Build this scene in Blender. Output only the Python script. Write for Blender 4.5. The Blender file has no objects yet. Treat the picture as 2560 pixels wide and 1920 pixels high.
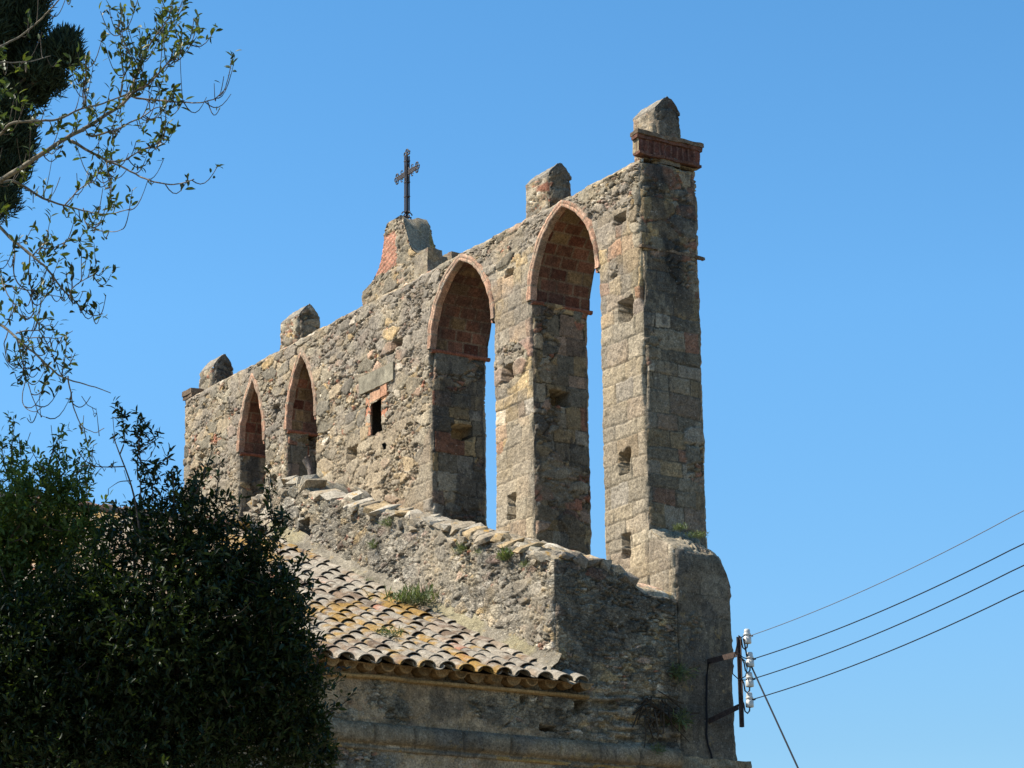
import bpy, math, random
import numpy as np
from mathutils import Matrix, Vector

# ------------------------------------------------------------------ camera, sky, sun, exposure
SC = bpy.context.scene
COL = SC.collection
FPX = 6500.0
CAM = np.array([34.114080691676556, -24.613437842248665, 1.6])
CF = np.array([-0.808548574535709, 0.5203752252494643, 0.27469770214336003])
CR = np.array([0.5385116077257166, 0.8425460217505406, -0.011020416371508707])
CU = np.array([0.23718020777656967, -0.1390173592718075, 0.9614674840368531])
cam = bpy.data.cameras.new('camera')
cam.sensor_width = 36.0
cam.lens = 36.0 * FPX / 2560.0
cam.clip_end = 5000.0
cam_ob = bpy.data.objects.new('camera', cam)
COL.objects.link(cam_ob)
cam_ob.matrix_world = Matrix(((CR[0], CU[0], -CF[0], CAM[0]), (CR[1], CU[1], -CF[1], CAM[1]), (CR[2], CU[2], -CF[2], CAM[2]), (0, 0, 0, 1)))
SC.camera = cam_ob

SUN_AZ = math.radians(32.0)      # from the lit face's normal (-Y) towards -X
SUN_EL = math.radians(50.0)
SUN_DIR = Vector((-math.sin(SUN_AZ) * math.cos(SUN_EL), -math.cos(SUN_AZ) * math.cos(SUN_EL), math.sin(SUN_EL)))
w = bpy.data.worlds.new('World')
SC.world = w
w.use_nodes = True
nt = w.node_tree
bg = nt.nodes['Background']
sky = nt.nodes.new('ShaderNodeTexSky')
sky.sky_type = 'NISHITA'
sky.sun_disc = False
sky.sun_elevation = SUN_EL
sky.sun_rotation = math.atan2(SUN_DIR.x, SUN_DIR.y)
sky.altitude = 1200.0
sky.air_density = 1.0
sky.dust_density = 0.0
sky.ozone_density = 1.8
hs = nt.nodes.new('ShaderNodeHueSaturation')
hs.inputs['Saturation'].default_value = 1.26
hs.inputs['Hue'].default_value = 0.492
hs.inputs['Value'].default_value = 1.0
nt.links.new(sky.outputs['Color'], hs.inputs['Color'])
sky_tc = nt.nodes.new('ShaderNodeTexCoord'); sky_xyz = nt.nodes.new('ShaderNodeSeparateXYZ'); sky_r = nt.nodes.new('ShaderNodeValToRGB'); sky_m = nt.nodes.new('ShaderNodeMix')
sky_m.data_type = 'RGBA'; sky_m.blend_type = 'MULTIPLY'; sky_m.inputs[0].default_value = 1.0
nt.links.new(sky_tc.outputs['Generated'], sky_xyz.inputs[0]); nt.links.new(sky_xyz.outputs['Z'], sky_r.inputs['Fac'])
el = sky_r.color_ramp.elements                      # a clearer, less milky horizon
while len(el) < 4: el.new(.5)
for e_, (p_, v_) in zip(el, ((0.0, .56), (.138, .68), (.19, .80), (.30, .97))): e_.position = p_; e_.color = (v_, v_, v_, 1)
nt.links.new(hs.outputs['Color'], sky_m.inputs[6]); nt.links.new(sky_r.outputs['Color'], sky_m.inputs[7])
nt.links.new(sky_m.outputs[2], bg.inputs['Color'])
bg.inputs['Strength'].default_value = 0.117
sl = bpy.data.lights.new('sun', 'SUN')
sl.energy = 5.0
sl.angle = math.radians(0.53)
sl.color = (1.0, 0.93, 0.80)
so = bpy.data.objects.new('sun', sl)
COL.objects.link(so)
so.rotation_euler = SUN_DIR.to_track_quat('Z', 'Y').to_euler()
so.location = (0, 0, 60)
SC.view_settings.view_transform = 'Standard'
SC.view_settings.look = 'None'
SC.view_settings.gamma = 1.0
SC.view_settings.exposure = 0.95

# ------------------------------------------------------------------ helpers
def ray(x, y):
    return CF + CR * ((x - 1280) / FPX) - CU * ((y - 960) / FPX)
def at(x, y, d):                       # point seen at pixel x,y, d metres in front of the camera
    return CAM + ray(x, y) * d
def hit(x, y, ax, val):                # point seen at pixel x,y on the plane axis = val
    r = ray(x, y)
    return CAM + r * ((val - CAM[ax]) / r[ax])

def sm(x, a=0.0, b=1.0):
    t = np.clip((np.asarray(x, float) - a) / (b - a), 0, 1)
    return t * t * (3 - 2 * t)
def hsh(ix, iy, seed):
    h = (np.asarray(ix).astype(np.int64) * 374761393 + np.asarray(iy).astype(np.int64) * 668265263 + int(seed) * 1274126177) & 0xFFFFFFFF
    h = ((h ^ (h >> 13)) * 1274126177) & 0xFFFFFFFF
    h = ((h ^ (h >> 16)) * 2246822519) & 0xFFFFFFFF
    h = h ^ (h >> 15)
    return (h & 0xFFFFFF) / float(0x1000000)
def vn(x, y, seed):
    x = np.asarray(x, float); y = np.asarray(y, float)
    ix = np.floor(x).astype(np.int64); iy = np.floor(y).astype(np.int64)
    fx = x - ix; fy = y - iy
    fx = fx * fx * (3 - 2 * fx); fy = fy * fy * (3 - 2 * fy)
    a = hsh(ix, iy, seed); b = hsh(ix + 1, iy, seed); c = hsh(ix, iy + 1, seed); d = hsh(ix + 1, iy + 1, seed)
    return (a * (1 - fx) + b * fx) * (1 - fy) + (c * (1 - fx) + d * fx) * fy
def fbm(x, y, seed, o=3):
    s = 0.0; a = 0.5; t = 0.0
    for k in range(o):
        s = s + a * vn(np.asarray(x) * 2 ** k + 7.3 * k, np.asarray(y) * 2 ** k, seed + k); t += a; a *= 0.5
    return s / t
def voro(U, V, sx, sy, seed, jit=0.95):
    x = U / sx; y = V / sy
    ix = np.floor(x).astype(np.int64); iy = np.floor(y).astype(np.int64)
    f1 = np.full(x.shape, 9.0); f2 = np.full(x.shape, 9.0); ia = ix.copy(); ja = iy.copy()
    for di in (-1, 0, 1):
        for dj in (-1, 0, 1):
            cx = ix + di; cy = iy + dj
            px = cx + .5 + (hsh(cx, cy, seed) - .5) * jit; py = cy + .5 + (hsh(cx, cy, seed + 91) - .5) * jit
            d = np.sqrt((px - x) ** 2 + (py - y) ** 2)
            near = d < f1
            f2 = np.where(near, f1, np.minimum(f2, d))
            ia = np.where(near, cx, ia); ja = np.where(near, cy, ja)
            f1 = np.where(near, d, f1)
    return f1, f2, ia, ja

PAL = np.array([(.29, .265, .205), (.38, .315, .22), (.45, .335, .18), (.54, .49, .40), (.20, .185, .15), (.40, .185, .12), (.42, .30, .22), (.34, .30, .225)])
def pick(r, wts):
    cw = np.cumsum(wts) / np.sum(wts)
    return PAL[np.clip(np.searchsorted(cw, r), 0, len(wts) - 1)]
MORTAR = np.array((.355, .305, .22))
W_BIG = [30, 18, 7, 7, 12, .6, 4, 25]
W_SML = [14, 20, 12, 16, 8, 6, 11, 16]

def rubble(U, V, seed, k=1.0, wb=W_BIG, ws=W_SML):
    Uw = U + .09 * (vn(U * 4.5, V * 5, seed + 3) - .5); Vw = V + .07 * (vn(U * 4, V * 5, seed + 4) - .5)
    Vw = Vw + .035 * np.sin(Uw * 1.3 + 4 * vn(U * .4, V * .4, seed + 6))
    h = np.full(U.shape, -.028); c = np.broadcast_to(MORTAR * .5, U.shape + (3,)).copy(); al = np.ones(U.shape)
    free = np.ones(U.shape, bool)
    for lev, (sx, sy, pr, gap, rise, offm, wt) in enumerate(((.52, .25, .42, .085, .016, .034, wb), (.27, .13, .55, .10, .012, .034, wb), (.125, .062, .86, .13, .010, .028, ws))):
        f1, f2, i, j = voro(Uw, Vw, sx * k, sy * k, seed + 11 * lev)
        b = f2 - f1
        cut_ = gap * (.7 + .9 * vn(U * 6, V * 6, seed + 60 + lev))
        st = free & (hsh(i, j, seed + 21 + lev) < pr) & (b > cut_)
        hh = rise * sm(b, cut_, cut_ + .07) + offm * (hsh(i, j, seed + 31 + lev) - .35) + .02 * (hsh(i, j, seed + 35) - .5) * (Uw / (sx * k) - i - .5) + .02 * (hsh(i, j, seed + 36) - .5) * (Vw / (sy * k) - j - .5)
        cc = pick(hsh(i, j, seed + 41 + lev), wt) * (.60 + .78 * hsh(i, j, seed + 44 + lev))[..., None]
        h = np.where(st, hh, h); c = np.where(st[..., None], cc, c); al = np.where(st, (.0, .1, .25)[lev], al)
        free = free & ~st
    mo = sm(fbm(U * 1.7, V * 2.0, seed + 71, 4) + .10 * (vn(U * 14, V * 14, seed + 72) - .5), .50, .60)
    mo = mo * np.where(h > .012, .35, .95)
    c = c * (1 - .8 * mo[..., None]) + MORTAR * (.85 + .3 * vn(U * 9, V * 9, seed + 73))[..., None] * .8 * mo[..., None]
    h = h * (1 - .65 * mo) + .002 * mo
    h = h + .014 * (fbm(U * 9, V * 9, seed + 51) - .5) + .013 * (vn(U * 26, V * 26, seed + 52) - .5)
    rubble.alpha = al * (1 - .3 * mo)
    return h, c

_courses = {}
def courses(seed, lo=.21, hi=.43):
    if seed not in _courses:
        r = random.Random(seed); z = -1.0; L = [z]
        while z < 22:
            z += r.uniform(lo, hi); L.append(z)
        _courses[seed] = np.array(L)
    return _courses[seed]
def ashlar(U, V, seed, tone=(.395, .34, .245), wid=.62, mixk=.15, wts=(16, 18, 20, 10, 12, 8, 10, 14), jd=.48):
    L = courses(seed)
    Vw = V + .05 * (vn(U * 1.6, V * 1.6, seed + 1) - .5) + .025 * (vn(U * 7, V * 7, seed + 2) - .5)
    Uw = U + .035 * (vn(U * 6, V * 6, seed + 5) - .5)
    c = np.clip(np.searchsorted(L, Vw) - 1, 0, len(L) - 2)
    z0 = L[c]; z1 = L[c + 1]
    x = Uw / wid + hsh(c, 0, seed + 6) * 7
    ix = np.floor(x).astype(np.int64)
    jl = ix + .55 * hsh(ix, c, seed + 7)
    ix = np.where(x < jl, ix - 1, ix)
    l = ix + .55 * hsh(ix, c, seed + 7); r = ix + 1 + .55 * hsh(ix + 1, c, seed + 7)
    dx = np.minimum(x - l, r - x) * wid; dz = np.minimum(Vw - z0, z1 - Vw)
    b = np.minimum(dx, dz)
    gap = .003 + .012 * sm(vn(U * 3, V * 3, seed + 8), .45, .8)
    o = hsh(ix, c, seed + 9)
    h = .012 * sm(b, gap, gap + .016) - .006 + .016 * (o - .5)
    t = np.array(tone)
    odd = hsh(ix, c, seed + 12)
    base = np.where((odd > .90)[..., None], np.array((.41, .31, .19)), np.where((odd < .12)[..., None], np.array((.30, .275, .23)), t))
    base = base * (1 - mixk) + mixk * pick(hsh(ix, c, seed + 13), wts)
    col = base * (1 - .22 * (1 + mixk) + (.44 + .4 * mixk) * hsh(ix, c, seed + 10))[..., None]
    col = np.where((b < gap)[..., None], MORTAR * jd, col)
    h = h + .020 * (fbm(U * 8, V * 8, seed + 51) - .5) + .012 * (vn(U * 25, V * 25, seed + 52) - .5)
    return h, col

def greyed(col, U, V, seed, amt, scale=1.3, tone=(.275, .25, .215)):
    g = sm(fbm(U * scale, V * scale, seed, 4), .42, .60) * amt
    return col * (1 - g[..., None]) + np.array(tone) * g[..., None]
def blackened(col, U, V, seed, amt, scale=1.6, lo=.50, hi=.66, tone=(.075, .072, .068)):
    g = sm(fbm(U * scale, V * scale * .35, seed, 4) + .12 * (vn(U * 17, V * 12, seed + 9) - .5), lo, hi) * amt
    return col * (1 - g[..., None]) + np.array(tone) * g[..., None]

# ------------------------------------------------------------------ mesh builder
class MB:
    def __init__(s):
        s.v = []; s.q = []; s.t = []; s.c = []; s.n = 0
    def raw(s, verts, quads=None, tris=None, col=(.5, .5, .5)):
        verts = np.asarray(verts, float).reshape(-1, 3)
        s.v.append(verts)
        c = np.asarray(col, float)
        if c.ndim == 1: c = np.tile(c, (len(verts), 1))
        if c.shape[-1] == 3: c = np.concatenate([c, np.zeros((len(c), 1))], 1)
        s.c.append(c.reshape(-1, 4))
        if quads is not None and len(quads): s.q.append(np.asarray(quads, np.int64).reshape(-1, 4) + s.n)
        if tris is not None and len(tris): s.t.append(np.asarray(tris, np.int64).reshape(-1, 3) + s.n)
        s.n += len(verts)
    def grid(s, P, col=(.5, .5, .5), flip=False, closed=False, mask=None):
        n, m = P.shape[:2]
        idx = np.arange(n * m).reshape(n, m)
        if closed: idx = np.concatenate([idx, idx[:, :1]], 1)
        a = idx[:-1, :-1]; b = idx[1:, :-1]; c = idx[1:, 1:]; d = idx[:-1, 1:]
        q = np.stack([a, b, c, d] if not flip else [d, c, b, a], -1).reshape(-1, 4)
        if mask is not None:
            mk = mask.ravel(); q = q[mk[q].any(1)]
        c_ = np.asarray(col, float)
        s.raw(P.reshape(-1, 3), q, None, c_ if c_.ndim == 1 else c_.reshape(-1, c_.shape[-1]))
    def box(s, o, ax, ay, az, col=(.5, .5, .5)):           # corner + three edge vectors
        o = np.array(o, float); ax = np.array(ax, float); ay = np.array(ay, float); az = np.array(az, float)
        v = [o + ax * i + ay * j + az * k for k in (0, 1) for j in (0, 1) for i in (0, 1)]
        for q in ((0, 2, 3, 1), (4, 5, 7, 6), (0, 1, 5, 4), (2, 6, 7, 3), (0, 4, 6, 2), (1, 3, 7, 5)): s.raw([v[i] for i in q], [(0, 1, 2, 3)], None, col)
    def tube(s, pts, rad, n=6, col=(.5, .5, .5), cap=True):
        pts = np.asarray(pts, float); k = len(pts)
        rad = np.broadcast_to(np.asarray(rad, float), (k,))
        tan = np.gradient(pts, axis=0); tan /= np.linalg.norm(tan, axis=1)[:, None] + 1e-9
        up = np.array((.31, .17, .93)); a = np.cross(tan, up); a /= np.linalg.norm(a, axis=1)[:, None] + 1e-9
        b = np.cross(tan, a)
        th = np.arange(n) * 2 * math.pi / n
        P = pts[:, None] + rad[:, None, None] * (np.cos(th)[None, :, None] * a[:, None] + np.sin(th)[None, :, None] * b[:, None])
        s.grid(P, col, closed=True)
        if cap:
            base = s.n - k * n
            for row in (0, k - 1):
                s.raw([pts[row]], None, None, np.asarray(col, float) if np.asarray(col).ndim == 1 else (.3, .3, .3))
                ci = s.n - 1
                r = base + row * n + np.arange(n)
                s.t.append(np.stack([np.full(n, ci), r, np.roll(r, -1)], -1))
    def build(s, name, mat, parent=None, smooth=True):
        me = bpy.data.meshes.new(name)
        V = np.concatenate(s.v); C = np.concatenate(s.c)
        Q = np.concatenate(s.q) if s.q else np.zeros((0, 4), np.int64)
        T = np.concatenate(s.t) if s.t else np.zeros((0, 3), np.int64)
        off = np.zeros(3)
        if parent is not None and parent.type == 'EMPTY': off = np.array(parent.location)
        me.vertices.add(len(V)); me.vertices.foreach_set('co', (V - 0).astype(np.float32).ravel())
        li = np.concatenate([Q.ravel(), T.ravel()]).astype(np.int32)
        me.loops.add(len(li)); me.loops.foreach_set('vertex_index', li)
        me.polygons.add(len(Q) + len(T))
        ls = np.concatenate([np.arange(len(Q)) * 4, len(Q) * 4 + np.arange(len(T)) * 3]).astype(np.int32)
        me.polygons.foreach_set('loop_start', ls)
        me.polygons.foreach_set('use_smooth', np.full(len(ls), smooth, bool))
        ca = me.color_attributes.new('Col', 'FLOAT_COLOR', 'POINT')
        ca.data.foreach_set('color', C.astype(np.float32).ravel())
        me.update(calc_edges=True); me.validate()
        me.materials.append(mat)
        o = bpy.data.objects.new(name, me); COL.objects.link(o)
        if parent is not None:
            o.parent = parent; o.location = -off
        return o

def thing(name, label, cat, loc=(0, 0, 0), group=None):
    o = bpy.data.objects.new(name, None); COL.objects.link(o)
    o.empty_display_size = .3; o.location = Vector([float(x) for x in loc])
    return tag(o, label, cat, group)
def tag(o, label=None, cat=None, group=None, kind=None):
    if label: o['label'] = label
    if cat: o['category'] = cat
    if group: o['group'] = group
    if kind: o['kind'] = kind
    return o

# ------------------------------------------------------------------ materials
def new_mat(name):
    m = bpy.data.materials.new(name); m.use_nodes = True
    t = m.node_tree; b = t.nodes['Principled BSDF']
    return m, t, b
def N(t, kind, **kw):
    n = t.nodes.new(kind)
    for k, v in kw.items():
        if k in n.inputs: n.inputs[k].default_value = v
        else: setattr(n, k, v)
    return n
def ramp(t, src, stops):
    r = t.nodes.new('ShaderNodeValToRGB')
    e = r.color_ramp.elements
    while len(e) < len(stops): e.new(.5)
    for x, (p, c) in zip(e, stops):
        x.position = p; x.color = (c, c, c, 1) if not isinstance(c, tuple) else (*c, 1)
    t.links.new(src, r.inputs['Fac'])
    return r.outputs['Color']
def mixc(t, kind, fac, a, b):
    m = t.nodes.new('ShaderNodeMix'); m.data_type = 'RGBA'; m.blend_type = kind
    for k, v in ((0, fac), (6, a), (7, b)):
        if isinstance(v, (int, float)): m.inputs[k].default_value = v
        elif isinstance(v, tuple): m.inputs[k].default_value = (*v, 1)
        else: t.links.new(v, m.inputs[k])
    return m.outputs[2]
def stone_mat(name, bump=.75, fine=1.0, spots=.5, spotcol=(.56, .53, .46), moss=0.0, mosscol=(.40, .23, .03), dark=.5, tint=(.87, .81, .755)):
    m, t, b = new_mat(name)
    at_ = N(t, 'ShaderNodeAttribute', attribute_name='Col')
    tc = N(t, 'ShaderNodeTexCoord')
    def noise(scale, detail=6, rough=.6):
        n = N(t, 'ShaderNodeTexNoise', Scale=scale, Detail=detail, Roughness=rough)
        t.links.new(tc.outputs['Object'], n.inputs['Vector']); return n.outputs['Fac']
    n1 = noise(11, 8, .7); n2 = noise(38, 5, .6); n3 = noise(16, 8, .7); n4 = noise(1.1, 6, .6)
    c = mixc(t, 'MULTIPLY', 1.0, at_.outputs['Color'], ramp(t, n1, [(.30, .55), (.5, 1.0), (.72, 1.42)]))
    c = mixc(t, 'MULTIPLY', 1.0, c, ramp(t, n2, [(.28, 1 - .55 * fine), (.5, 1.0), (.72, 1 + .50 * fine)]))
    c = mixc(t, 'MIX', ramp(t, n3, [(.60, 0.0), (.66, spots)]), c, spotcol)
    if dark: c = mixc(t, 'MULTIPLY', ramp(t, n4, [(.48, 0.0), (.56, dark)]), c, (.55, .55, .56))
    mp = N(t, 'ShaderNodeMapping'); mp.inputs['Scale'].default_value = (1, 1, 1.8)
    t.links.new(tc.outputs['Object'], mp.inputs['Vector'])
    wp = N(t, 'ShaderNodeTexNoise', Scale=6.0, Detail=3.0); t.links.new(tc.outputs['Object'], wp.inputs['Vector'])
    vm = N(t, 'ShaderNodeVectorMath'); vm.operation = 'MULTIPLY_ADD'; vm.inputs[1].default_value = (.12, .12, .12)
    t.links.new(wp.outputs['Color'], vm.inputs[0]); t.links.new(mp.outputs['Vector'], vm.inputs[2])
    ve = N(t, 'ShaderNodeTexVoronoi', feature='DISTANCE_TO_EDGE'); vc = N(t, 'ShaderNodeTexVoronoi', feature='F1')
    for q in (ve, vc):
        q.inputs['Scale'].default_value = 9.5; t.links.new(vm.outputs[0], q.inputs['Vector'])
    sx_ = N(t, 'ShaderNodeSeparateColor'); t.links.new(vc.outputs['Color'], sx_.inputs[0])
    cell = mixc(t, 'MULTIPLY', 1.0, ramp(t, sx_.outputs[0], [(0.0, .62), (.5, 1.0), (1.0, 1.42)]), ramp(t, ve.outputs['Distance'], [(.02, .60), (.07, 1.0)]))
    c = mixc(t, 'MULTIPLY', at_.outputs['Alpha'], c, cell)
    if moss:
        n5 = noise(4.0, 8, .7)
        c = mixc(t, 'MIX', ramp(t, n5, [(.60, 0.0), (.64, moss)]), c, mosscol)
    t.links.new(c, b.inputs['Base Color'])
    b.inputs['Roughness'].default_value = .95
    b.inputs['Specular IOR Level'].default_value = .15
    bn = noise(24, 10, .7)
    ed_ = N(t, 'ShaderNodeMapRange'); ed_.inputs['From Max'].default_value = .12; t.links.new(ve.outputs['Distance'], ed_.inputs['Value'])
    ma = N(t, 'ShaderNodeMath', operation='MULTIPLY'); t.links.new(ed_.outputs[0], ma.inputs[0]); t.links.new(at_.outputs['Alpha'], ma.inputs[1])
    ad = N(t, 'ShaderNodeMath', operation='MULTIPLY_ADD'); ad.inputs[1].default_value = .55; t.links.new(ma.outputs[0], ad.inputs[0]); t.links.new(bn, ad.inputs[2])
    c = mixc(t, 'MULTIPLY', 1.0, c, tint); t.links.new(c, b.inputs['Base Color'])
    bp = N(t, 'ShaderNodeBump', Strength=bump, Distance=.03)
    t.links.new(ad.outputs[0], bp.inputs['Height']); t.links.new(bp.outputs['Normal'], b.inputs['Normal'])
    return m
M_STONE = stone_mat('rubble_stone', dark=.35)
M_PARA = stone_mat('lichened_stone', tint=(.86, .82, .785), spots=.55, moss=.35, mosscol=(.36, .25, .09))
M_COPE = stone_mat('coping_stone', spots=.6, moss=.75, mosscol=(.44, .26, .05), dark=.3)
M_BRICK = stone_mat('old_brick', bump=.4, spots=.25, dark=.4)
M_TILE = stone_mat('roof_tile', tint=(.70, .655, .60), bump=.35, fine=.7, spots=.5, spotcol=(.52, .50, .45), dark=.2)

def plain_mat(name, col, rough=.6, metal=0.0, spec=.4, vary=.3, scale=20):
    m, t, b = new_mat(name)
    tc = N(t, 'ShaderNodeTexCoord'); n = N(t, 'ShaderNodeTexNoise', Scale=scale, Detail=6.0)
    t.links.new(tc.outputs['Object'], n.inputs['Vector'])
    t.links.new(mixc(t, 'MULTIPLY', 1.0, col, ramp(t, n.outputs['Fac'], [(.3, 1 - vary), (.7, 1 + vary)])), b.inputs['Base Color'])
    b.inputs['Roughness'].default_value = rough; b.inputs['Metallic'].default_value = metal; b.inputs['Specular IOR Level'].default_value = spec
    return m
M_IRON = plain_mat('wrought_iron', (.045, .036, .034), .6, 0, .4, .4)
M_RUST = plain_mat('rusty_steel', (.055, .035, .028), .7, 0, .3, .5)
M_PORC = plain_mat('porcelain', (.52, .51, .48), .25, 0, .5, .06)
M_WIRE = plain_mat('cable', (.012, .012, .015), .8, 0, .15, .1)
M_ALU = plain_mat('bare_wire', (.16, .16, .17), .5, .4, .5, .1)
M_WOOD = plain_mat('weathered_wood', (.22, .19, .17), .9, 0, .1, .4, 30)
def attr_mat(name, rough=.5, spec=.4, transl=0.0, tcol=(1.6, 1.7, .7)):
    m, t, b = new_mat(name)
    a = N(t, 'ShaderNodeAttribute', attribute_name='Col')
    t.links.new(a.outputs['Color'], b.inputs['Base Color'])
    b.inputs['Roughness'].default_value = rough; b.inputs['Specular IOR Level'].default_value = spec
    if transl:
        tr = N(t, 'ShaderNodeBsdfTranslucent'); mx = N(t, 'ShaderNodeMixShader')
        t.links.new(mixc(t, 'MULTIPLY', 1.0, a.outputs['Color'], tcol), tr.inputs['Color'])
        mx.inputs[0].default_value = transl
        t.links.new(b.outputs[0], mx.inputs[1]); t.links.new(tr.outputs[0], mx.inputs[2])
        t.links.new(mx.outputs[0], t.nodes['Material Output'].inputs['Surface'])
    return m
M_LEAF = attr_mat('evergreen_leaf', .45, .25, .30)
M_NEEDLE = attr_mat('cypress_needle', .7, .2, .1)
M_WEED = attr_mat('weed_leaf', .6, .3, .25)
M_BARK = stone_mat('bark', bump=.5, spots=.2, spotcol=(.3, .29, .27), dark=.3)

# ------------------------------------------------------------------ masonry patches
def evals(s, seed, amp=1.0):
    return -amp * (.012 + .035 * vn(s * 5.5, 0 * s + 3.1, seed) ** 1.5 + .05 * sm(vn(s * 1.9, 0 * s + 9.7, seed + 5), .62, .9) + .012 * vn(s * 19, 0 * s, seed + 7))
def patch(mb, P, Nn, U, V, style, edges=(), holes=(), flip=False, cut=()):
    """P (n,m,3) base points; style(U,V)->h,col; edges: (distance array, other normal, s array, seed, amp)"""
    h, c = style(U, V)
    if c.shape[-1] == 3: c = np.concatenate([c, 0 * c[..., :1]], -1)
    for (u0, u1, v0, v1, dp) in holes:
        uw = U + .05 * (vn(U * 9, V * 9, 77) - .5); vw = V + .05 * (vn(U * 9, V * 9, 78) - .5)
        ins = (uw > u0) & (uw < u1) & (vw > v0) & (vw < v1)
        h = np.where(ins, -dp, h)
    keep = np.ones(U.shape); es = np.zeros(U.shape); ws = np.zeros(U.shape); side = np.zeros(P.shape)
    for ed in edges:
        d, no, s_, sd, amp = ed[:5]
        wt = np.clip(1 - d / .13, 0, 1) ** 2
        if len(ed) > 5: wt = wt * ed[5]
        e = evals(s_, sd, amp)
        keep = keep * (1 - wt); es = es + e * wt; ws = ws + wt
        side = side + np.asarray(no, float) * (e * wt)[..., None]
    ec = np.where(ws > 0, es / np.maximum(ws, 1e-9), 0)
    disp = h * keep + ec * (1 - keep)
    msk = None
    for (u0, u1, v0, v1) in cut:
        uw = U + .05 * (vn(U * 9, V * 9, 77) - .5); vw = V + .05 * (vn(U * 9, V * 9, 78) - .5)
        m_ = ~((uw > u0) & (uw < u1) & (vw > v0) & (vw < v1))
        msk = m_ if msk is None else msk & m_
    mb.grid(P + np.asarray(Nn, float) * disp[..., None] + side, c, flip, mask=msk)

def lin(a, b, step):
    return np.linspace(a, b, max(2, int(round(abs(b - a) / step)) + 1))

# ------------------------------------------------------------------ the church
XW, YB = .69, 1.27            # east wall face, back of the bell gable
TOP = 17.65
church = thing('church', 'weathered rubble stone church with a tall arched bell gable, brick pointed arches and tiled roof', 'church', (-9, -6, 0))

def ash_front(U, V):
    # dressed blocks low on the two eastern piers and beside the second arch, rubble elsewhere
    n = .9 * (fbm(U * .9, V * .9, 501) - .5)
    a = np.where(U > -1.5, sm(15.0 - V + 2.2 * n, -.1, .1), 0)
    a = np.where((U <= -1.5) & (U > -4.9), sm(13.55 - V + 2.0 * n, -.1, .1), a)
    a = np.where((U <= -4.9) & (U > -9), sm(14.6 - V - (-6.9 - U) * 1.1 + 2.2 * n, -.1, .1), a)
    return a
def st_front(U, V):
    h1, c1 = rubble(U, V, 11); al = rubble.alpha
    h1b, c1b = ashlar(U, V, 23, wid=.42)
    h2, c2 = ashlar(U, V, 37)
    # upper piers: coarse coursed stones of many colours
    mixz = (U > -6.98) & (V < 16.9) & (vn(U * 1.2, V * 1.2, 88) > .33)
    h3, c3 = ashlar(U + .05 * vn(U * 4, V * 4, 60), V + .06 * vn(U * 3, V * 3, 62), 61, (.42, .34, .21), .40, .55, (12, 20, 26, 16, 6, 7, 10, 10))
    h1 = np.where(mixz, h3, h1); c1 = np.where(mixz[..., None], c3, c1)
    a = ash_front(U, V) > .5
    h = np.where(a, h2, h1); c = np.where(a[..., None], c2, c1)
    up = sm(V, 14.2, 16.6) * np.where(U > -2.0, .8, 1)
    c = greyed(c, U, V, 71, .34 + .42 * up)
    tan = sm(fbm(U * .7, V * .7, 72, 3), .45, .6) * sm(15.8 - V, 0, 1.5) * (U < -6.5)
    c = c * (1 - .45 * tan[..., None]) + np.array((.40, .33, .23)) * (.45 * tan)[..., None]
    c = np.where(a[..., None], greyed(c, U, V, 73, .3, 1.1, (.29, .27, .22)), c)
    return h, np.concatenate([c, (al * (~a & ~mixz))[..., None]], -1)
def st_reveal(seed, brick=.5):
    def f(U, V):
        h1, c1 = ashlar(U, V, seed, tone=(.30, .245, .165), wid=.46, mixk=.85, jd=.22)  # joints dark with dirt, deepened in colour to imitate crease shade
        h2, c2 = rubble(U, V, seed + 3, 1.3, [10, 16, 20, 8, 10, 18, 10, 8], [12, 16, 14, 8, 10, 20, 12, 8])
        m = fbm(U * .8, V * .8, seed + 9) + .18 * sm(V, 13, 16) > .60
        h = np.where(m, h2, h1); c = np.where(m[..., None], c2, c1)
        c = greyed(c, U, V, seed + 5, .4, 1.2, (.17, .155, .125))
        c = blackened(c * .84, U, V, seed + 6, .65, 3.2, .52, .58)  # whole face toned down, shade put in the colour; black patches are lichen
        return h, c
    return f
def st_end(U, V):
    h, c = st_reveal(301)(U, V)
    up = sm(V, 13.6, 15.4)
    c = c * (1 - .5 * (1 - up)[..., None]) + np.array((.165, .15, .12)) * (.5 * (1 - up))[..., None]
    # dark water stain running down under the cap
    st = sm(.30 - np.abs(U - .55 - .12 * np.sin(V * 2.1) - .2 * (fbm(U * 2, V * 2, 5) - .5)), 0, .2) * sm(V, 14.9, 15.6) * sm(fbm(U * 3, V * 2, 6), .3, .5)
    c = c * (1 - .8 * st[..., None]) + np.array((.045, .045, .043)) * (.8 * st)[..., None]
    return h, c

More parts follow.
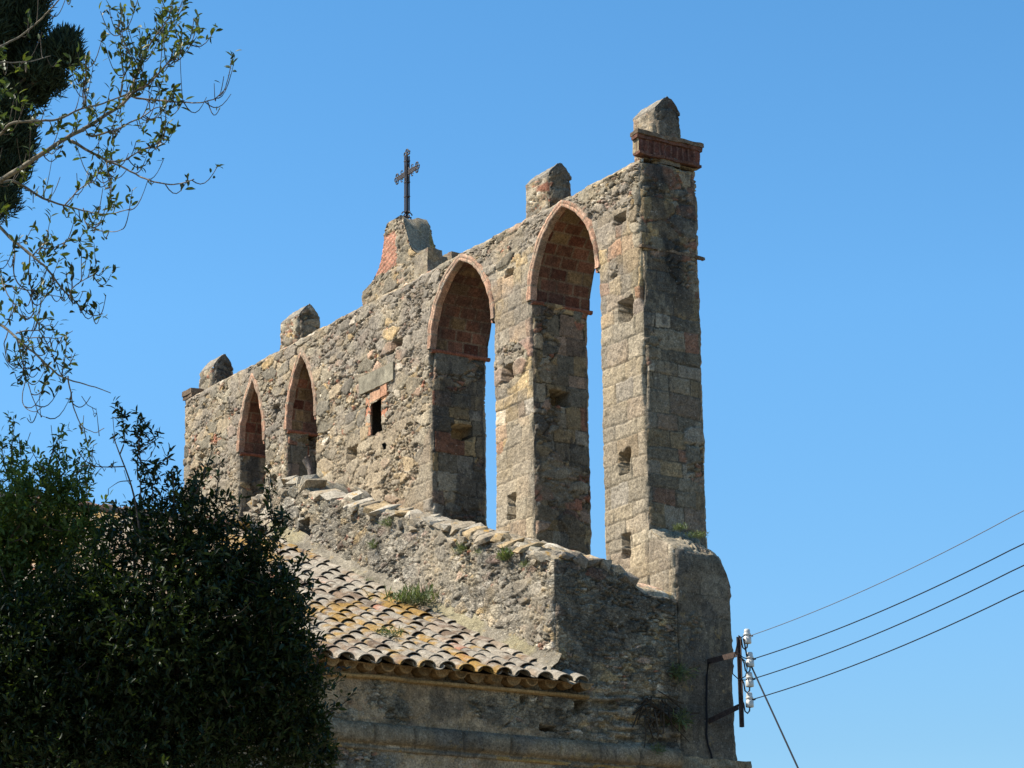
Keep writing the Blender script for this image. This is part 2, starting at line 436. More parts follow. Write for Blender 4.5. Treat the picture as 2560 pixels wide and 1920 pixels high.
NF = (0, -1, 0); NR = (1, 0, 0); NT = (0, 0, 1); NL = (-1, 0, 0); NB = (0, 1, 0)
ARCH = [  # xl, xr, spring, apex z
    (-3.44, -1.36, 16.0, 17.48), (-6.97, -4.80, 16.0, 17.47), (-12.88, -11.66, 15.76, 17.24), (-15.08, -13.96, 15.76, 17.24)]
ZB = 9.6
def hole_px(x0, y0, x1, y1, dp):
    a = hit(x0, (y0 + y1) / 2, 1, 0); b = hit(x1, (y0 + y1) / 2, 1, 0); xm = (x0 + x1) / 2
    return (a[0], b[0], hit(xm, y1, 1, 0)[2], hit(xm, y0, 1, 0)[2], dp)
HOLES = [hole_px(1547, 746, 1583, 806, .35), hole_px(1534, 537, 1566, 560, .3), hole_px(1548, 1126, 1577, 1184, .4), hole_px(1556, 1335, 1577, 1396, .4),
         hole_px(1270, 1236, 1290, 1298, .4), hole_px(1258, 912, 1285, 952, .3), hole_px(1262, 672, 1285, 690, .25), hole_px(868, 1118, 894, 1152, .35),
         hole_px(678, 1190, 692, 1228, .35), hole_px(684, 1012, 702, 1034, .3), hole_px(982, 848, 1008, 868, .25), hole_px(1016, 1060, 1030, 1068, .1),
         hole_px(930, 1003, 953, 1086, .95), hole_px(956, 1107, 966, 1126, .8), hole_px(498, 1138, 510, 1160, .25)]
S = .019
gable = MB()
CUT = [(HOLES[12][0] - .05, HOLES[12][1] + .07, HOLES[12][2], HOLES[12][3]), HOLES[13][:4]]
HOLES = HOLES[:12] + HOLES[14:]
def front(x0, x1, zl, zr, holes=HOLES):
    xs = lin(x0, x1, S); zs = lin(ZB, TOP, S)
    U, V = np.meshgrid(xs, zs, indexing='ij')
    P = np.stack([U, 0 * U, V], -1)
    ed = [(TOP - V, NT, U, 900, 1.3)]
    ed.append((U - x0, NL, V, 100 + int(-x0 * 10), 1.4 if x0 < -17 else 2.4, 1 - sm(V, zl - .12, zl)))
    ed.append((x1 - U, NR, V, 100 + int(-x1 * 10), 1.0, 1 - sm(V, zr - .12, zr)))
    patch(gable, P, NF, U, V, st_front, ed, [h for h in holes if h[1] > x0 and h[0] < x1], flip=True, cut=[h for h in CUT if h[1] > x0 and h[0] < x1])
front(-17.97, ARCH[3][0], 99, ARCH[3][2]); front(ARCH[3][1], ARCH[2][0], ARCH[3][2], ARCH[2][2]); front(ARCH[2][1], ARCH[1][0], ARCH[2][2], ARCH[1][2])
front(ARCH[1][1], ARCH[0][0], ARCH[1][2], ARCH[0][2]); front(ARCH[0][1], 0.0, ARCH[0][2], 99)
# dark chamber behind the small window
cx_ = (CUT[0][0] + CUT[0][1]) / 2
xa_, xb_, za_, zb2_ = cx_ - .6, cx_ + .8, CUT[1][2] - .2, CUT[0][3] + .2
for q in (((xa_, 1.1, za_), (xb_, 1.1, za_), (xb_, 1.1, zb2_), (xa_, 1.1, zb2_)), ((xa_, .09, za_), (xa_, 1.1, za_), (xa_, 1.1, zb2_), (xa_, .09, zb2_)), ((xb_, .09, za_), (xb_, 1.1, za_), (xb_, 1.1, zb2_), (xb_, .09, zb2_)),
          ((xa_, .09, za_), (xb_, .09, za_), (xb_, 1.1, za_), (xa_, 1.1, za_)), ((xa_, .09, zb2_), (xb_, .09, zb2_), (xb_, 1.1, zb2_), (xa_, 1.1, zb2_))): gable.raw(q, [(0, 1, 2, 3)], None, (.16, .14, .11))
def arc(xl, xr, zs, za, n):
    hw = (xr - xl) / 2; ri = za - zs
    R = (hw * hw + ri * ri) / (2 * hw)
    tm = math.atan2(ri, R - hw) if R > hw else math.pi / 2
    t = np.linspace(0, tm, n)
    x = xl + R - R * np.cos(t); z = zs + R * np.sin(t)
    return np.concatenate([x, xl + xr - x[-2::-1]]), np.concatenate([z, z[-2::-1]])
for k, (xl, xr, zs, za) in enumerate(ARCH):
    x, z = arc(xl, xr, zs, za, 60)
    m = int((TOP - zs) / S)
    tt = np.linspace(0, 1, m)
    V = z[:, None] + (TOP - z)[:, None] * tt[None]
    U = np.repeat(x[:, None], m, 1)
    patch(gable, np.stack([U, 0 * U, V], -1), NF, U, V, st_front, [(TOP - V, NT, U, 900, 1.3)], [], flip=True)
    patch(gable, np.stack([U, 0 * U + YB, V], -1)[::6, ::6], NB, U[::6, ::6], V[::6, ::6], st_front)
# back, low resolution
for x0, x1 in ((-17.97, ARCH[3][0]), (ARCH[3][1], ARCH[2][0]), (ARCH[2][1], ARCH[1][0]), (ARCH[1][1], ARCH[0][0]), (ARCH[0][1], 0.0)):
    U, V = np.meshgrid(lin(x0, x1, .05), lin(ZB, TOP, S), indexing='ij')
    zr = {0: 99, 1: 16.0}.get(0 if x1 == 0 else 1)
    patch(gable, np.stack([U, 0 * U + YB, V], -1), NB, U, V, st_front, [(x1 - U, NR, V, 700 + (202 if x1 == 0 else 212 + 10 * [a[0] for a in ARCH].index(x1)), 2.0, 1 - sm(V, zr - .12, zr))])
# faces of the piers that look east (seen) and west (hidden)
def reveal_holes(seed):
    if seed == 212: h0 = (hit(1375, 975, 0, -3.44), hit(1425, 1020, 0, -3.44)); return [(h0[0][1], h0[1][1], h0[1][2], h0[0][2], .35)]
    if seed == 222: h0 = (hit(1128, 1058, 0, -6.97), hit(1180, 1105, 0, -6.97)); return [(h0[0][1], h0[1][1], h0[1][2], h0[0][2], .35)]
    if seed == 232: h0 = (hit(772, 1085, 0, -12.88), hit(786, 1104, 0, -12.88)); return [(h0[0][1], h0[1][1], h0[1][2], h0[0][2], .3)]
    return []
def east(x, z1, seed, style, top=False, ztop=None):
    U, V = np.meshgrid(lin(0, YB, S), lin(ZB, z1, S), indexing='ij')
    P = np.stack([0 * U + x, U, V], -1)
    ed = [(U, NF, V, 100 + int(-x * 10), 1.0), (YB - U, NB, V, 700 + seed, 2.0)]
    if top: ed.append((z1 - V, NT, U, 911, 1.0))
    patch(gable, P, NR, U, V, style, ed, reveal_holes(seed))
def west(x, z1, seed):
    U, V = np.meshgrid(lin(0, YB, .06), lin(ZB, z1, S * 2), indexing='ij')
    patch(gable, np.stack([0 * U + x, U, V], -1), NL, U, V, st_reveal(seed), [(U, NF, V, 100 + int(-x * 10), 2.4)], flip=True)
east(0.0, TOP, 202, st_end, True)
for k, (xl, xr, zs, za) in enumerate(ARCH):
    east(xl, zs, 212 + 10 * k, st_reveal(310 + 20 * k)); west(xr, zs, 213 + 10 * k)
west(-17.97, TOP, 290)
# wall top
U, V = np.meshgrid(lin(-17.97, 0, .06), lin(0, YB, .06), indexing='ij')
patch(gable, np.stack([U, V, 0 * U + TOP], -1), NT, U, V, lambda u, v: rubble(u, v, 15), [(V, NF, U, 900, 1.3)])
o_gable = gable.build('bell_gable', M_STONE, church)

# brick arches: ring on the face, tiled soffit, thin impost ledge
BRK = np.array((.37, .175, .115))
def brick_cols(U, V, seed, su, sv):
    c = np.floor(V / sv); x = U / su + .5 * (c % 2)
    i = np.floor(x)
    r = hsh(i, c, seed)
    col = np.where((r < .16)[..., None], np.array((.15, .06, .04)), np.where((r > .80)[..., None], np.array((.27, .185, .10)), BRK * .62)) * (.7 + .5 * hsh(i, c, seed + 3))[..., None]
    d = np.minimum(np.minimum(x - i, 1 - (x - i)) * su, np.minimum(V / sv - c, 1 - (V / sv - c)) * sv)
    g = d < .012
    return np.where(g[..., None], np.array((.26, .20, .14)), col), np.where(g, -.008, .004)
for k, (xl, xr, zs, za) in enumerate(ARCH):
    mb = MB()
    x, z = arc(xl, xr, zs, za, 70)
    dx = np.gradient(x); dz = np.gradient(z); L = np.hypot(dx, dz); nx = -dz / L; nz = dx / L
    nx[69] = 0; nz[69] = 1 / abs(nz[68])
    sarc = np.concatenate([[0], np.cumsum(np.hypot(np.diff(x), np.diff(z)))])
    wr = .118 if k < 2 else .10
    # face of the ring: cross-section runs from inside the soffit round to the wall face
    pr = .035
    cs = [(-.012, .10), (-.012, -pr + .012), (.0, -pr), (wr * .42, -pr - .004), (wr * .47, -pr + .006), (wr * .52, -pr - .004), (wr, -pr), (wr + .012, .03)]
    rows = []
    for (a, y) in cs:
        jit = .012 * 1.8 * (vn(sarc * 9, 0 * sarc + a * 30, 41 + k) - .5) + (.03 * (vn(sarc * 3, 0 * sarc, 43 + k) - .5) if a > .1 else 0)
        rows.append(np.stack([x + nx * (a + jit), 0 * x + y + .026 * (vn(sarc * 8, 0 * sarc + a * 9, 44 + k) - .5), z + nz * (a + jit)], -1))
    P = np.stack(rows, 1)
    SA = np.repeat(sarc[:, None], len(cs), 1); 
    r = hsh(np.floor(SA / .28), np.arange(len(cs))[None] > 4, 51 + k)
    col = (np.array((.46, .29, .205)) * (.65 + .65 * r)[..., None]); col = np.where((np.abs(SA / .28 - np.round(SA / .28)) < .05)[..., None], np.array((.33, .28, .21)), col)
    gr = sm(fbm(SA * 1.5, np.arange(len(cs))[None] * .3 + 0 * SA, 52 + k), .4, .6)[..., None] * (.5 if k < 2 else .65) * sm(SA, 0, 1.0)[..., None]
    col = col * (1 - gr) + np.array((.30, .265, .21)) * gr
    mb.grid(P, col)
    # soffit
    ys = lin(.06, YB + .01, .03)
    xi = x + nx * .012; zi = z + nz * .012
    Us = np.repeat(ys[None], len(x), 0); Vs = np.repeat(sarc[:, None], len(ys), 1)
    cc, hh = brick_cols(Us, Vs, 66 + k, .36, .225)
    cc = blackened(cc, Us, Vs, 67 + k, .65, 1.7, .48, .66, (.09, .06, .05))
    hh = hh + .02 * (fbm(Us * 5, Vs * 5, 68) - .5)
    Pn = np.stack([np.repeat(xi[:, None], len(ys), 1) - nx[:, None] * hh, Us, np.repeat(zi[:, None], len(ys), 1) - nz[:, None] * hh], -1)
    mb.grid(Pn, cc, flip=True)
    # impost ledges on both sides
    for sx, xx in ((1, xl), (-1, xr)):
        yl = lin(.0, YB + .05, .05)
        pf = [(-.03, -.07), (.02, -.06), (.032, -.02), (.026, .0), (-.03, .012)]
        Pl = np.stack([np.stack([0 * yl + xx + sx * (a + .012 * (vn(yl * 6, 0 * yl, 81 + k) - .5)), yl, 0 * yl + zs + b + .01 * (vn(yl * 5, 0 * yl, 82) - .5)], -1) for a, b in pf], 1)
        mb.grid(Pl, np.array((.30, .13, .09)), flip=sx > 0)
        mb.raw(Pl[0], None, [(0, 1, 2), (0, 2, 3), (0, 3, 4)] if sx < 0 else [(0, 2, 1), (0, 3, 2), (0, 4, 3)], (.36, .2, .14))
    mb.build('brick_arch', M_BRICK, o_gable)

# cap of the eastern end: brick frieze with two ledges, and the string course lower down
cap = MB()
def band(mb, x0, x1, y0, y1, z0, z1, style, seed, st=.025):
    """a projecting course round three sides; x1,y0 are the seen faces"""
    for kind in ('E', 'F', 'T', 'B'):
        if kind == 'E':
            U, V = np.meshgrid(lin(y0, y1, st), lin(z0, z1, st), indexing='ij'); P = np.stack([0 * U + x1, U, V], -1); n = NR; fl = False
        elif kind == 'F':
            U, V = np.meshgrid(lin(x0, x1, st), lin(z0, z1, st), indexing='ij'); P = np.stack([U, 0 * U + y0, V], -1); n = NF; fl = True
        else:
            U, V = np.meshgrid(lin(x0, x1, st * 2), lin(y0, y1, st * 2), indexing='ij'); P = np.stack([U, V, 0 * U + (z1 if kind == 'T' else z0)], -1); n = NT if kind == 'T' else (0, 0, -1); fl = kind == 'B'
        c = style(U, V, kind)
        jx = .022 * (vn(P[..., 1] * 4 + P[..., 2] * 9, P[..., 0] * 4, seed) - .5) + .03 * (vn(P[..., 1] * 11, P[..., 2] * 14, seed + 4) - .5)
        P = P + np.stack([jx, .018 * (vn(P[..., 0] * 4, P[..., 1] * 4 + 3 * P[..., 2], seed + 1) - .5), .022 * (vn(P[..., 0] * 5 + P[..., 1] * 5, 0 * U, seed + 2) - .5) + .014 * (vn(P[..., 0] * 14 + P[..., 1] * 14, 0 * U, seed + 3) - .5)], -1)
        mb.grid(P, c, fl)
def c_frieze(U, V, kind):
    x = U / .062; i = np.floor(x); r = hsh(i, 0 * i, 5)
    c = np.array((.125, .056, .044)) * (.6 + .75 * r)[..., None]
    if kind == 'F': c = np.array((.36, .30, .2)) * (.8 + .4 * r)[..., None]
    return np.where((x - i < .14)[..., None], np.array((.17, .10, .08)), c)
def c_ledge(U, V, kind): return np.array((.19, .145, .105)) * (.7 + .6 * vn(U * 6, V * 6, 9))[..., None]
def c_tile(U, V, kind): return np.array((.16, .082, .06)) * (.7 + .6 * vn(U * 6, V * 6, 19))[..., None]
band(cap, -.16, .035, -.03, YB + .06, 17.70, 17.745, c_tile, 31)
band(cap, -.16, .015, -.01, YB + .035, 17.742, 18.0, c_frieze, 32)
band(cap, -.15, .045, -.05, YB + .065, 17.997, 18.06, c_tile, 33)
band(cap, -.17, .065, -.065, YB + .09, 18.057, 18.13, c_ledge, 34)
cap.build('brick_cap', M_BRICK, o_gable)
lc = MB()
band(lc, -.06, .028, -.01, YB + .06, 16.00, 16.045, c_ledge, 35)
lc.build('string_course', M_BRICK, o_gable)
lw = MB()
band(lw, -18.0, -17.55, -.03, .45, 17.70, 17.82, c_ledge, 36)
band(lw, -17.98, -17.52, -.01, .45, 17.62, 17.702, c_ledge, 37)
lw.build('brick_cap', M_BRICK, o_gable)

# merlons with little gabled tops
def merlon(x0, x1, y0, y1, zb, ze, zp, seed):
    mb = MB(); ym = (y0 + y1) / 2; s = .03
    def sty(U, V):
        h, c = rubble(U, V, seed, .8, [24, 16, 8, 10, 10, 8, 8, 20], [12, 16, 12, 14, 8, 16, 10, 12])
        return h, greyed(c, U, V, seed + 2, .4, 1.6)
    def sty_shade(U, V):
        h, c = sty(U, V); c = c * .62; return h, blackened(greyed(c, U, V, seed + 4, .5, 1.5, (.2, .18, .15)), U, V, seed + 5, .75, 1.8, .45, .62)  # darker copy for the gable ends, their shade put into the colour
    U, V = np.meshgrid(lin(x0, x1, s), lin(zb, ze, s), indexing='ij')
    for yy, n, fl in ((y0, NF, True), (y1, NB, False)):
        patch(mb, np.stack([U, 0 * U + yy, V], -1), n, U, V, sty, [(x1 - U, NR, V, seed + (1 if fl else 2), 1.9), (U - x0, NL, V, seed + (3 if fl else 4), 1.9)], flip=fl)
    ys = lin(y0, y1, s)
    T = np.linspace(0, 1, int((zp - zb) / s) + 2)
    zt = ze + (zp - ze) * (1 - np.abs((ys - ym) / (y1 - ym)) ** 1.08)
    U2 = np.repeat(ys[:, None], len(T), 1); V2 = zb + (zt[:, None] - zb) * T[None]
    for xx, n, fl in ((x1, NR, False), (x0, NL, True)):
        patch(mb, np.stack([0 * U2 + xx, U2, V2], -1), n, U2, V2, sty_shade, [(U2 - y0, NF, V2, seed + (3 if fl else 1), 1.9), (y1 - U2, NB, V2, seed + (4 if fl else 2), 1.9)], flip=fl)
    # roof slopes, overhanging a little as a thin mortar-covered slab
    xs = lin(x0 + .03, x1 - .03, s)
    sl_ = np.concatenate([np.linspace(.05, .5, 10), np.linspace(.5, .95, 10)[1:]])
    yy = y0 + (y1 - y0) * sl_; zz = ze + (zp - ze) * (1 - np.abs(sl_ * 2 - 1) ** 1.08)
    for dz_, fl in ((.022, False), (-.03, True)):
        G = np.stack([np.repeat(xs[:, None], 19, 1), np.repeat(yy[None], len(xs), 0), np.repeat(zz[None], len(xs), 0) + dz_], -1)
        nz_ = .06 * (fbm(G[..., 0] * 7, G[..., 1] * 7, seed + 8) - .5); G[..., 2] += nz_ - (.02 * (np.abs(sl_ - .5) < .06))[None] 
        mb.grid(G, np.array((.25, .235, .20)) * (.75 + .5 * fbm(G[..., 0] * 8, G[..., 1] * 8, seed + 9))[..., None], fl)
        if not fl: up_ = G
        else:
            for a, b in ((up_[0], G[0]), (up_[-1], G[-1]), (up_[:, 0], G[:, 0]), (up_[:, -1], G[:, -1])): mb.grid(np.stack([a, b], 0), (.24, .22, .19))
    return mb.build('merlon', M_STONE, o_gable)
for i, (x0, x1, zb, ze, zp, y0, y1) in enumerate([(-.76, -.03, TOP - .03, 18.62, 18.93, .38, .98), (-4.22, -3.36, TOP - .03, 18.48, 18.76, .36, .92),
                                          (-14.02, -13.12, TOP - .03, 18.40, 18.70, .36, .92), (-18.0, -17.24, TOP - .03, 18.28, 18.64, .36, .92)]):
    merlon(x0, x1, y0, y1, zb, ze, zp, 1300 + 40 * i)

# curved pedestal under the cross
ped = MB()
PX = [(-10.28, 17.60), (-10.28, 18.12), (-9.95, 18.20), (-9.62, 18.42), (-9.45, 18.78), (-9.38, 19.18), (-9.30, 19.31), (-8.72, 19.33), (-8.60, 19.18), (-8.47, 18.78), (-8.30, 18.48), (-8.05, 18.30), (-7.72, 18.22), (-7.72, 17.60)]
def dens(pl, st):
    out = [pl[0]]
    for a, b in zip(pl[:-1], pl[1:]):
        n = max(1, int(math.hypot(b[0] - a[0], b[1] - a[1]) / st))
        for k in range(1, n + 1): out.append((a[0] + (b[0] - a[0]) * k / n, a[1] + (b[1] - a[1]) * k / n))
    return np.array(out)
def smooth_pl(pl, it=2):
    for _ in range(it):
        q = [pl[0]]
        for a, b in zip(pl[:-1], pl[1:]):
            q += [(a[0] * .75 + b[0] * .25, a[1] * .75 + b[1] * .25), (a[0] * .25 + b[0] * .75, a[1] * .25 + b[1] * .75)]
        q.append(pl[-1]); pl = q
    return pl
Lft = dens(smooth_pl(PX[1:7]), .03); Rgt = dens(smooth_pl(PX[7:13]), .03)
PY0, PY1 = .34, .94
zg = lin(17.58, 19.31, .022)
xl_ = np.interp(zg, Lft[:, 1], Lft[:, 0]); xr_ = np.interp(zg, Rgt[::-1, 1], Rgt[::-1, 0])
tt = np.linspace(0, 1, 90)
U = xl_[:, None] + (xr_ - xl_)[:, None] * tt[None]; V = np.repeat(zg[:, None], 90, 1)
def st_ped(U, V):
    h, c = rubble(U, V, 1501)
    bk = (V > 18.28 + .2 * (fbm(U * 2, V * 2, 1502) - .5)) & (U < -8.90 + .12 * (vn(U * 0, V * 9, 1503) - .5)) & (V < 19.06)
    cr = np.floor((V + .10 * U) / .055); g = ((V + .10 * U) / .055 - cr) < .2
    cb = np.where(g[..., None], np.array((.42, .30, .22)), np.array((.47, .235, .165)) * (.75 + .5 * hsh(np.floor(U / .3 + .5 * cr), cr, 1504))[..., None])
    c = greyed(c, U, V, 1506, .5)
    c = np.where(bk[..., None], cb, c); h = np.where(bk, .004 - .014 * g, h)
    return h, c
for yy, n, fl in ((PY0, NF, False), (PY1, NB, True)):
    patch(ped, np.stack([U, 0 * U + yy, V], -1), n, U, V, st_ped, [], flip=fl)
prof = np.concatenate([[(-10.28, 17.58)], Lft, Rgt, [(-7.72, 17.58)]])
ys = lin(PY0, PY1, .03)
for k in range(1): 
    G = np.stack([np.repeat(prof[:, :1], len(ys), 1), np.repeat(ys[None], len(prof), 0), np.repeat(prof[:, 1:], len(ys), 1)], -1)
    # shallow cove with a raised fillet down the middle of the curved side
    t = (G[..., 1] - PY0) / (PY1 - PY0)
    sl2 = sm(prof[:, 0], -8.7, -8.4)[:, None] * sm(18.19, 17.9, 18.2)
    cv = -.06 * np.sin(np.clip(t / .62, 0, 1) * math.pi) * (prof[:, 0] > -8.75)[:, None] * (prof[:, 1] > 18.2)[:, None]
    G[..., 2] += cv + .02 * (fbm(G[..., 0] * 8 + G[..., 2] * 8, G[..., 1] * 8, 1510) - .5)
    cc = np.array((.27, .245, .19)) * (.7 + .6 * fbm(G[..., 0] * 5 + G[..., 2] * 3, G[..., 1] * 6, 1511))[..., None]
    ye = sm(fbm(G[..., 0] * 3 + G[..., 2] * 3, G[..., 1] * 4, 1512), .48, .6) * sm(t, .45, .7)
    cc = cc * (1 - .6 * ye[..., None]) + np.array((.36, .25, .05)) * (.6 * ye)[..., None]
    ped.grid(G, cc)
# small end blocks
for xb, yb, ww, dd in ((-8.12, .29, .52, .34), (-8.12, .82, .56, .22)):
    U, V = np.meshgrid(lin(0, 1, .09), lin(0, 1, .09), indexing='ij')
    band(ped, xb, xb + ww, yb, yb + dd, 17.6, 18.29, lambda U, V, k: st_ped(U, V)[1] * .85, 1600 + int(yb * 10), .03)
ped.build('cross_pedestal', M_STONE, o_gable)

# window in the middle of the gable: brick jambs and a cement lintel
wf = MB()
a = hit(902, 962, 1, 0); b = hit(984, 910, 1, 0)
x0, x1 = hit(916, 1000, 1, 0)[0], hit(972, 1000, 1, 0)[0]
wl, wr_ = hit(930, 1040, 1, 0)[0], hit(952, 1040, 1, 0)[0]
zt_, zb_ = hit(940, 1003, 1, 0)[2], hit(940, 1088, 1, 0)[2]
def slab(mb, xa, xb, za, zb, y0, y1, col, seed, st=.05):
    U, V = np.meshgrid(lin(xa, xb, st), lin(za, zb, st), indexing='ij')
    jj = lambda s: .018 * (vn(U * 7, V * 7, seed + s) - .5)
    cc = np.array(col) * (.8 + .4 * vn(U * 5, V * 5, seed))[..., None]
    F = np.stack([U + jj(1), 0 * U + y0 + .5 * jj(2), V + jj(3)], -1)
    mb.grid(F, cc, True)
    for sl_ in (F[0], F[-1], F[:, 0], F[:, -1]):
        B = sl_.copy(); B[:, 1] = y1 if y1 > .2 and seed > 80 else .03
        mb.grid(np.stack([sl_, B], 0), np.array(col))
zz = zb_ + .06; k = 0
while zz < zt_ + .02:
    hgt = .20
    slab(wf, wl - .24, wl - .04, zz, zz + hgt - .012, -.012, .3, [(.50, .27, .17), (.52, .33, .19), (.46, .22, .14)][k % 3], 40 + k)
    if k > 0: slab(wf, wr_ + .05, wr_ + .27, zz + .02, zz + hgt + .008, -.014, .3, [(.50, .30, .17), (.44, .21, .13), (.52, .32, .2)][k % 3], 60 + k)
    zz += hgt; k += 1
slab(wf, wl - .03, wr_ + .02, zt_ + .01, zt_ + .20, -.03, .3, (.52, .32, .21), 55)
slab(wf, wr_ + .04, wr_ + .28, zt_ + .02, zt_ + .32, -.035, .3, (.50, .28, .18), 57)
wf.build('window_frame', M_BRICK, o_gable)
lt = MB()
slab(lt, wl - .45, wr_ + .55, zt_ + .26, zt_ + .62, -.05, .25, (.27, .255, .20), 91)
lt.build('lintel', stone_mat('cement', bump=.2, fine=.5, spots=.15, dark=.3), o_gable)

# ------------------------------------------------------------------ buttress below the end pier
but = MB()
ZT0 = 11.12
def st_but(U, V):
    h, c = ashlar(U, V, 37, tone=(.355, .31, .235))
    return h, greyed(c, U, V, 731, .4, 1.1, (.27, .26, .225))
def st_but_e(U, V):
    h, c = ashlar(U, V, 421, tone=(.26, .225, .165), wid=.6, mixk=.4, jd=.25)  # joint dirt darkened further, standing in for crease shade
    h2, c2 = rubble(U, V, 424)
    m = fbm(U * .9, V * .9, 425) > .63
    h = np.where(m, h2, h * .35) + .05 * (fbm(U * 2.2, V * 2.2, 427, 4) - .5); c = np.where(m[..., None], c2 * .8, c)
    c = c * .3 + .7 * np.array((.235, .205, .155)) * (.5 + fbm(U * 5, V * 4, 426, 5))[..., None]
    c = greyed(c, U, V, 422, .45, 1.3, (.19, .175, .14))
    return h, blackened(c * .8, U, V, 423, .6, 3.0, .51, .58)  # side face dulled so its colour carries some of the shade
YT = 1.19
def ztop_b(x, y):
    z = ZT0 - .02 - .66 * np.maximum(x, 0) ** .95 - .10 * sm(y, .2, .6) * 0
    return z - .55 * np.clip((y - .72) / (YT - .72), 0, 1) ** 2.6 + .10 * (fbm(x * 3 + 5, y * 3, 958) - .5)
def colgrid(us, zf, st, z0):
    n = int((zf.max() - z0) / st) + 2
    T = np.linspace(0, 1, n)
    return np.repeat(us[:, None], n, 1), z0 + (zf[:, None] - z0) * T[None]
xs = lin(0, XW, S); U, V = colgrid(xs, ztop_b(xs, 0 * xs), S, 6.9)
patch(but, np.stack([U, 0 * U, V], -1), NF, U, V, st_but, [(XW - U, NR, V, 951, 1.4), (ztop_b(U, 0 * U) - V, (.54, 0, .84), U, 956, .8)], flip=True)
ys = lin(0, YT, S); U, V = colgrid(ys, ztop_b(0 * ys + XW, ys), S, 6.9)
lean = .02 * (V - 10.2) * 0
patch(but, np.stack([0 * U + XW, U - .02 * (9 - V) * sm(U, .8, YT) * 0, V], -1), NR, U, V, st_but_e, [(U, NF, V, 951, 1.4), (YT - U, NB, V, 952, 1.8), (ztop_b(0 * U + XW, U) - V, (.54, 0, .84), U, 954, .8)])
U, V = np.meshgrid(lin(0, XW, S), ys, indexing='ij')
def st_ledge(u, v):
    h, c = rubble(u, v, 953, 1.6, [10, 20, 6, 14, 2, 0, 4, 16], [10, 20, 6, 14, 4, 2, 6, 16])
    c = c * .5 + np.array((.37, .32, .235)) * .5
    return h * .8, c
patch(but, np.stack([U, V, ztop_b(U, V)], -1), (.54, 0, .84), U, V, st_ledge, [(XW - U, NR, V, 954, .8), (YT - V, NB, U, 955, .8), (V, NF, U, 956, .8)])
# plain lower part and north side
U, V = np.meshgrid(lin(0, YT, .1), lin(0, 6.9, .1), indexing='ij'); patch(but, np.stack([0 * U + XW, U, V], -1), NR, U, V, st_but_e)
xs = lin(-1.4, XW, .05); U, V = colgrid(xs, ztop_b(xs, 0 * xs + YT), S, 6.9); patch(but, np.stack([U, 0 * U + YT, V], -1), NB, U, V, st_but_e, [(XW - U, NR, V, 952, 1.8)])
o_but = but.build('buttress', M_PARA, church)
# moulding at the foot of the visible part
mo = MB()
band(mo, XW - .05, XW + .05, -.02, YT + .20, 6.7, 7.24, lambda U, V, k: np.array((.26, .225, .16)) * (.7 + .6 * fbm(U * 4, V * 4, 961))[..., None], 962)
mo.build('moulding', M_PARA, o_but)

# ------------------------------------------------------------------ parapet gable over the nave roof
YP = -2.36
RX = -9.0
def roof_z(x):                     # upper face of the roof deck
    x = np.asarray(x); return 8.36 + np.where(x > RX, XW - x, XW - 2 * RX + x) * .42
PT = np.array([(-19.0, 9.9), (-13.5, 11.9), (-12.3, 12.45), (-11.3, 12.75), (-10.4, 12.95), (-9.75, 13.25), (-9.3, 13.47), (-8.4, 13.42), (-7.75, 13.30), (-7.45, 12.98), (-7.04, 12.86), (-6.13, 12.56), (-2.77, 11.46), (-.87, 10.82), (.69, 10.22)])
def par_top(x): return np.interp(x, PT[:, 0], PT[:, 1]) + .07 * (vn(np.asarray(x) * 4.2, 0 * np.asarray(x), 971) - .5)
def bump_y(y): return np.interp(y, [YP, -1.95, -1.3, -.95, -.78, -.6, 0], [0, .02, -.02, -.10, -.30, -.36, -.38])
def st_para(U, V):
    h, c = rubble(U, V, 981, .85, [30, 16, 4, 12, 6, 2, 6, 24], [20, 18, 6, 18, 6, 5, 8, 18])
    c = greyed(c, U, V, 982, .55, 1.5, (.29, .275, .24))
    pl = sm(fbm(U * 1.1, V * 1.4, 983, 4), .55, .68)
    c = c * (1 - .5 * pl[..., None]) + np.array((.40, .35, .27)) * (.5 * pl)[..., None]
    dk = sm(fbm(U * 2.2, V * 2.2, 984, 4), .52, .66)[..., None] * .45
    c = c * (1 - dk) + np.array((.17, .16, .135)) * dk
    return h, np.concatenate([c, (.8 - .6 * pl)[..., None]], -1)
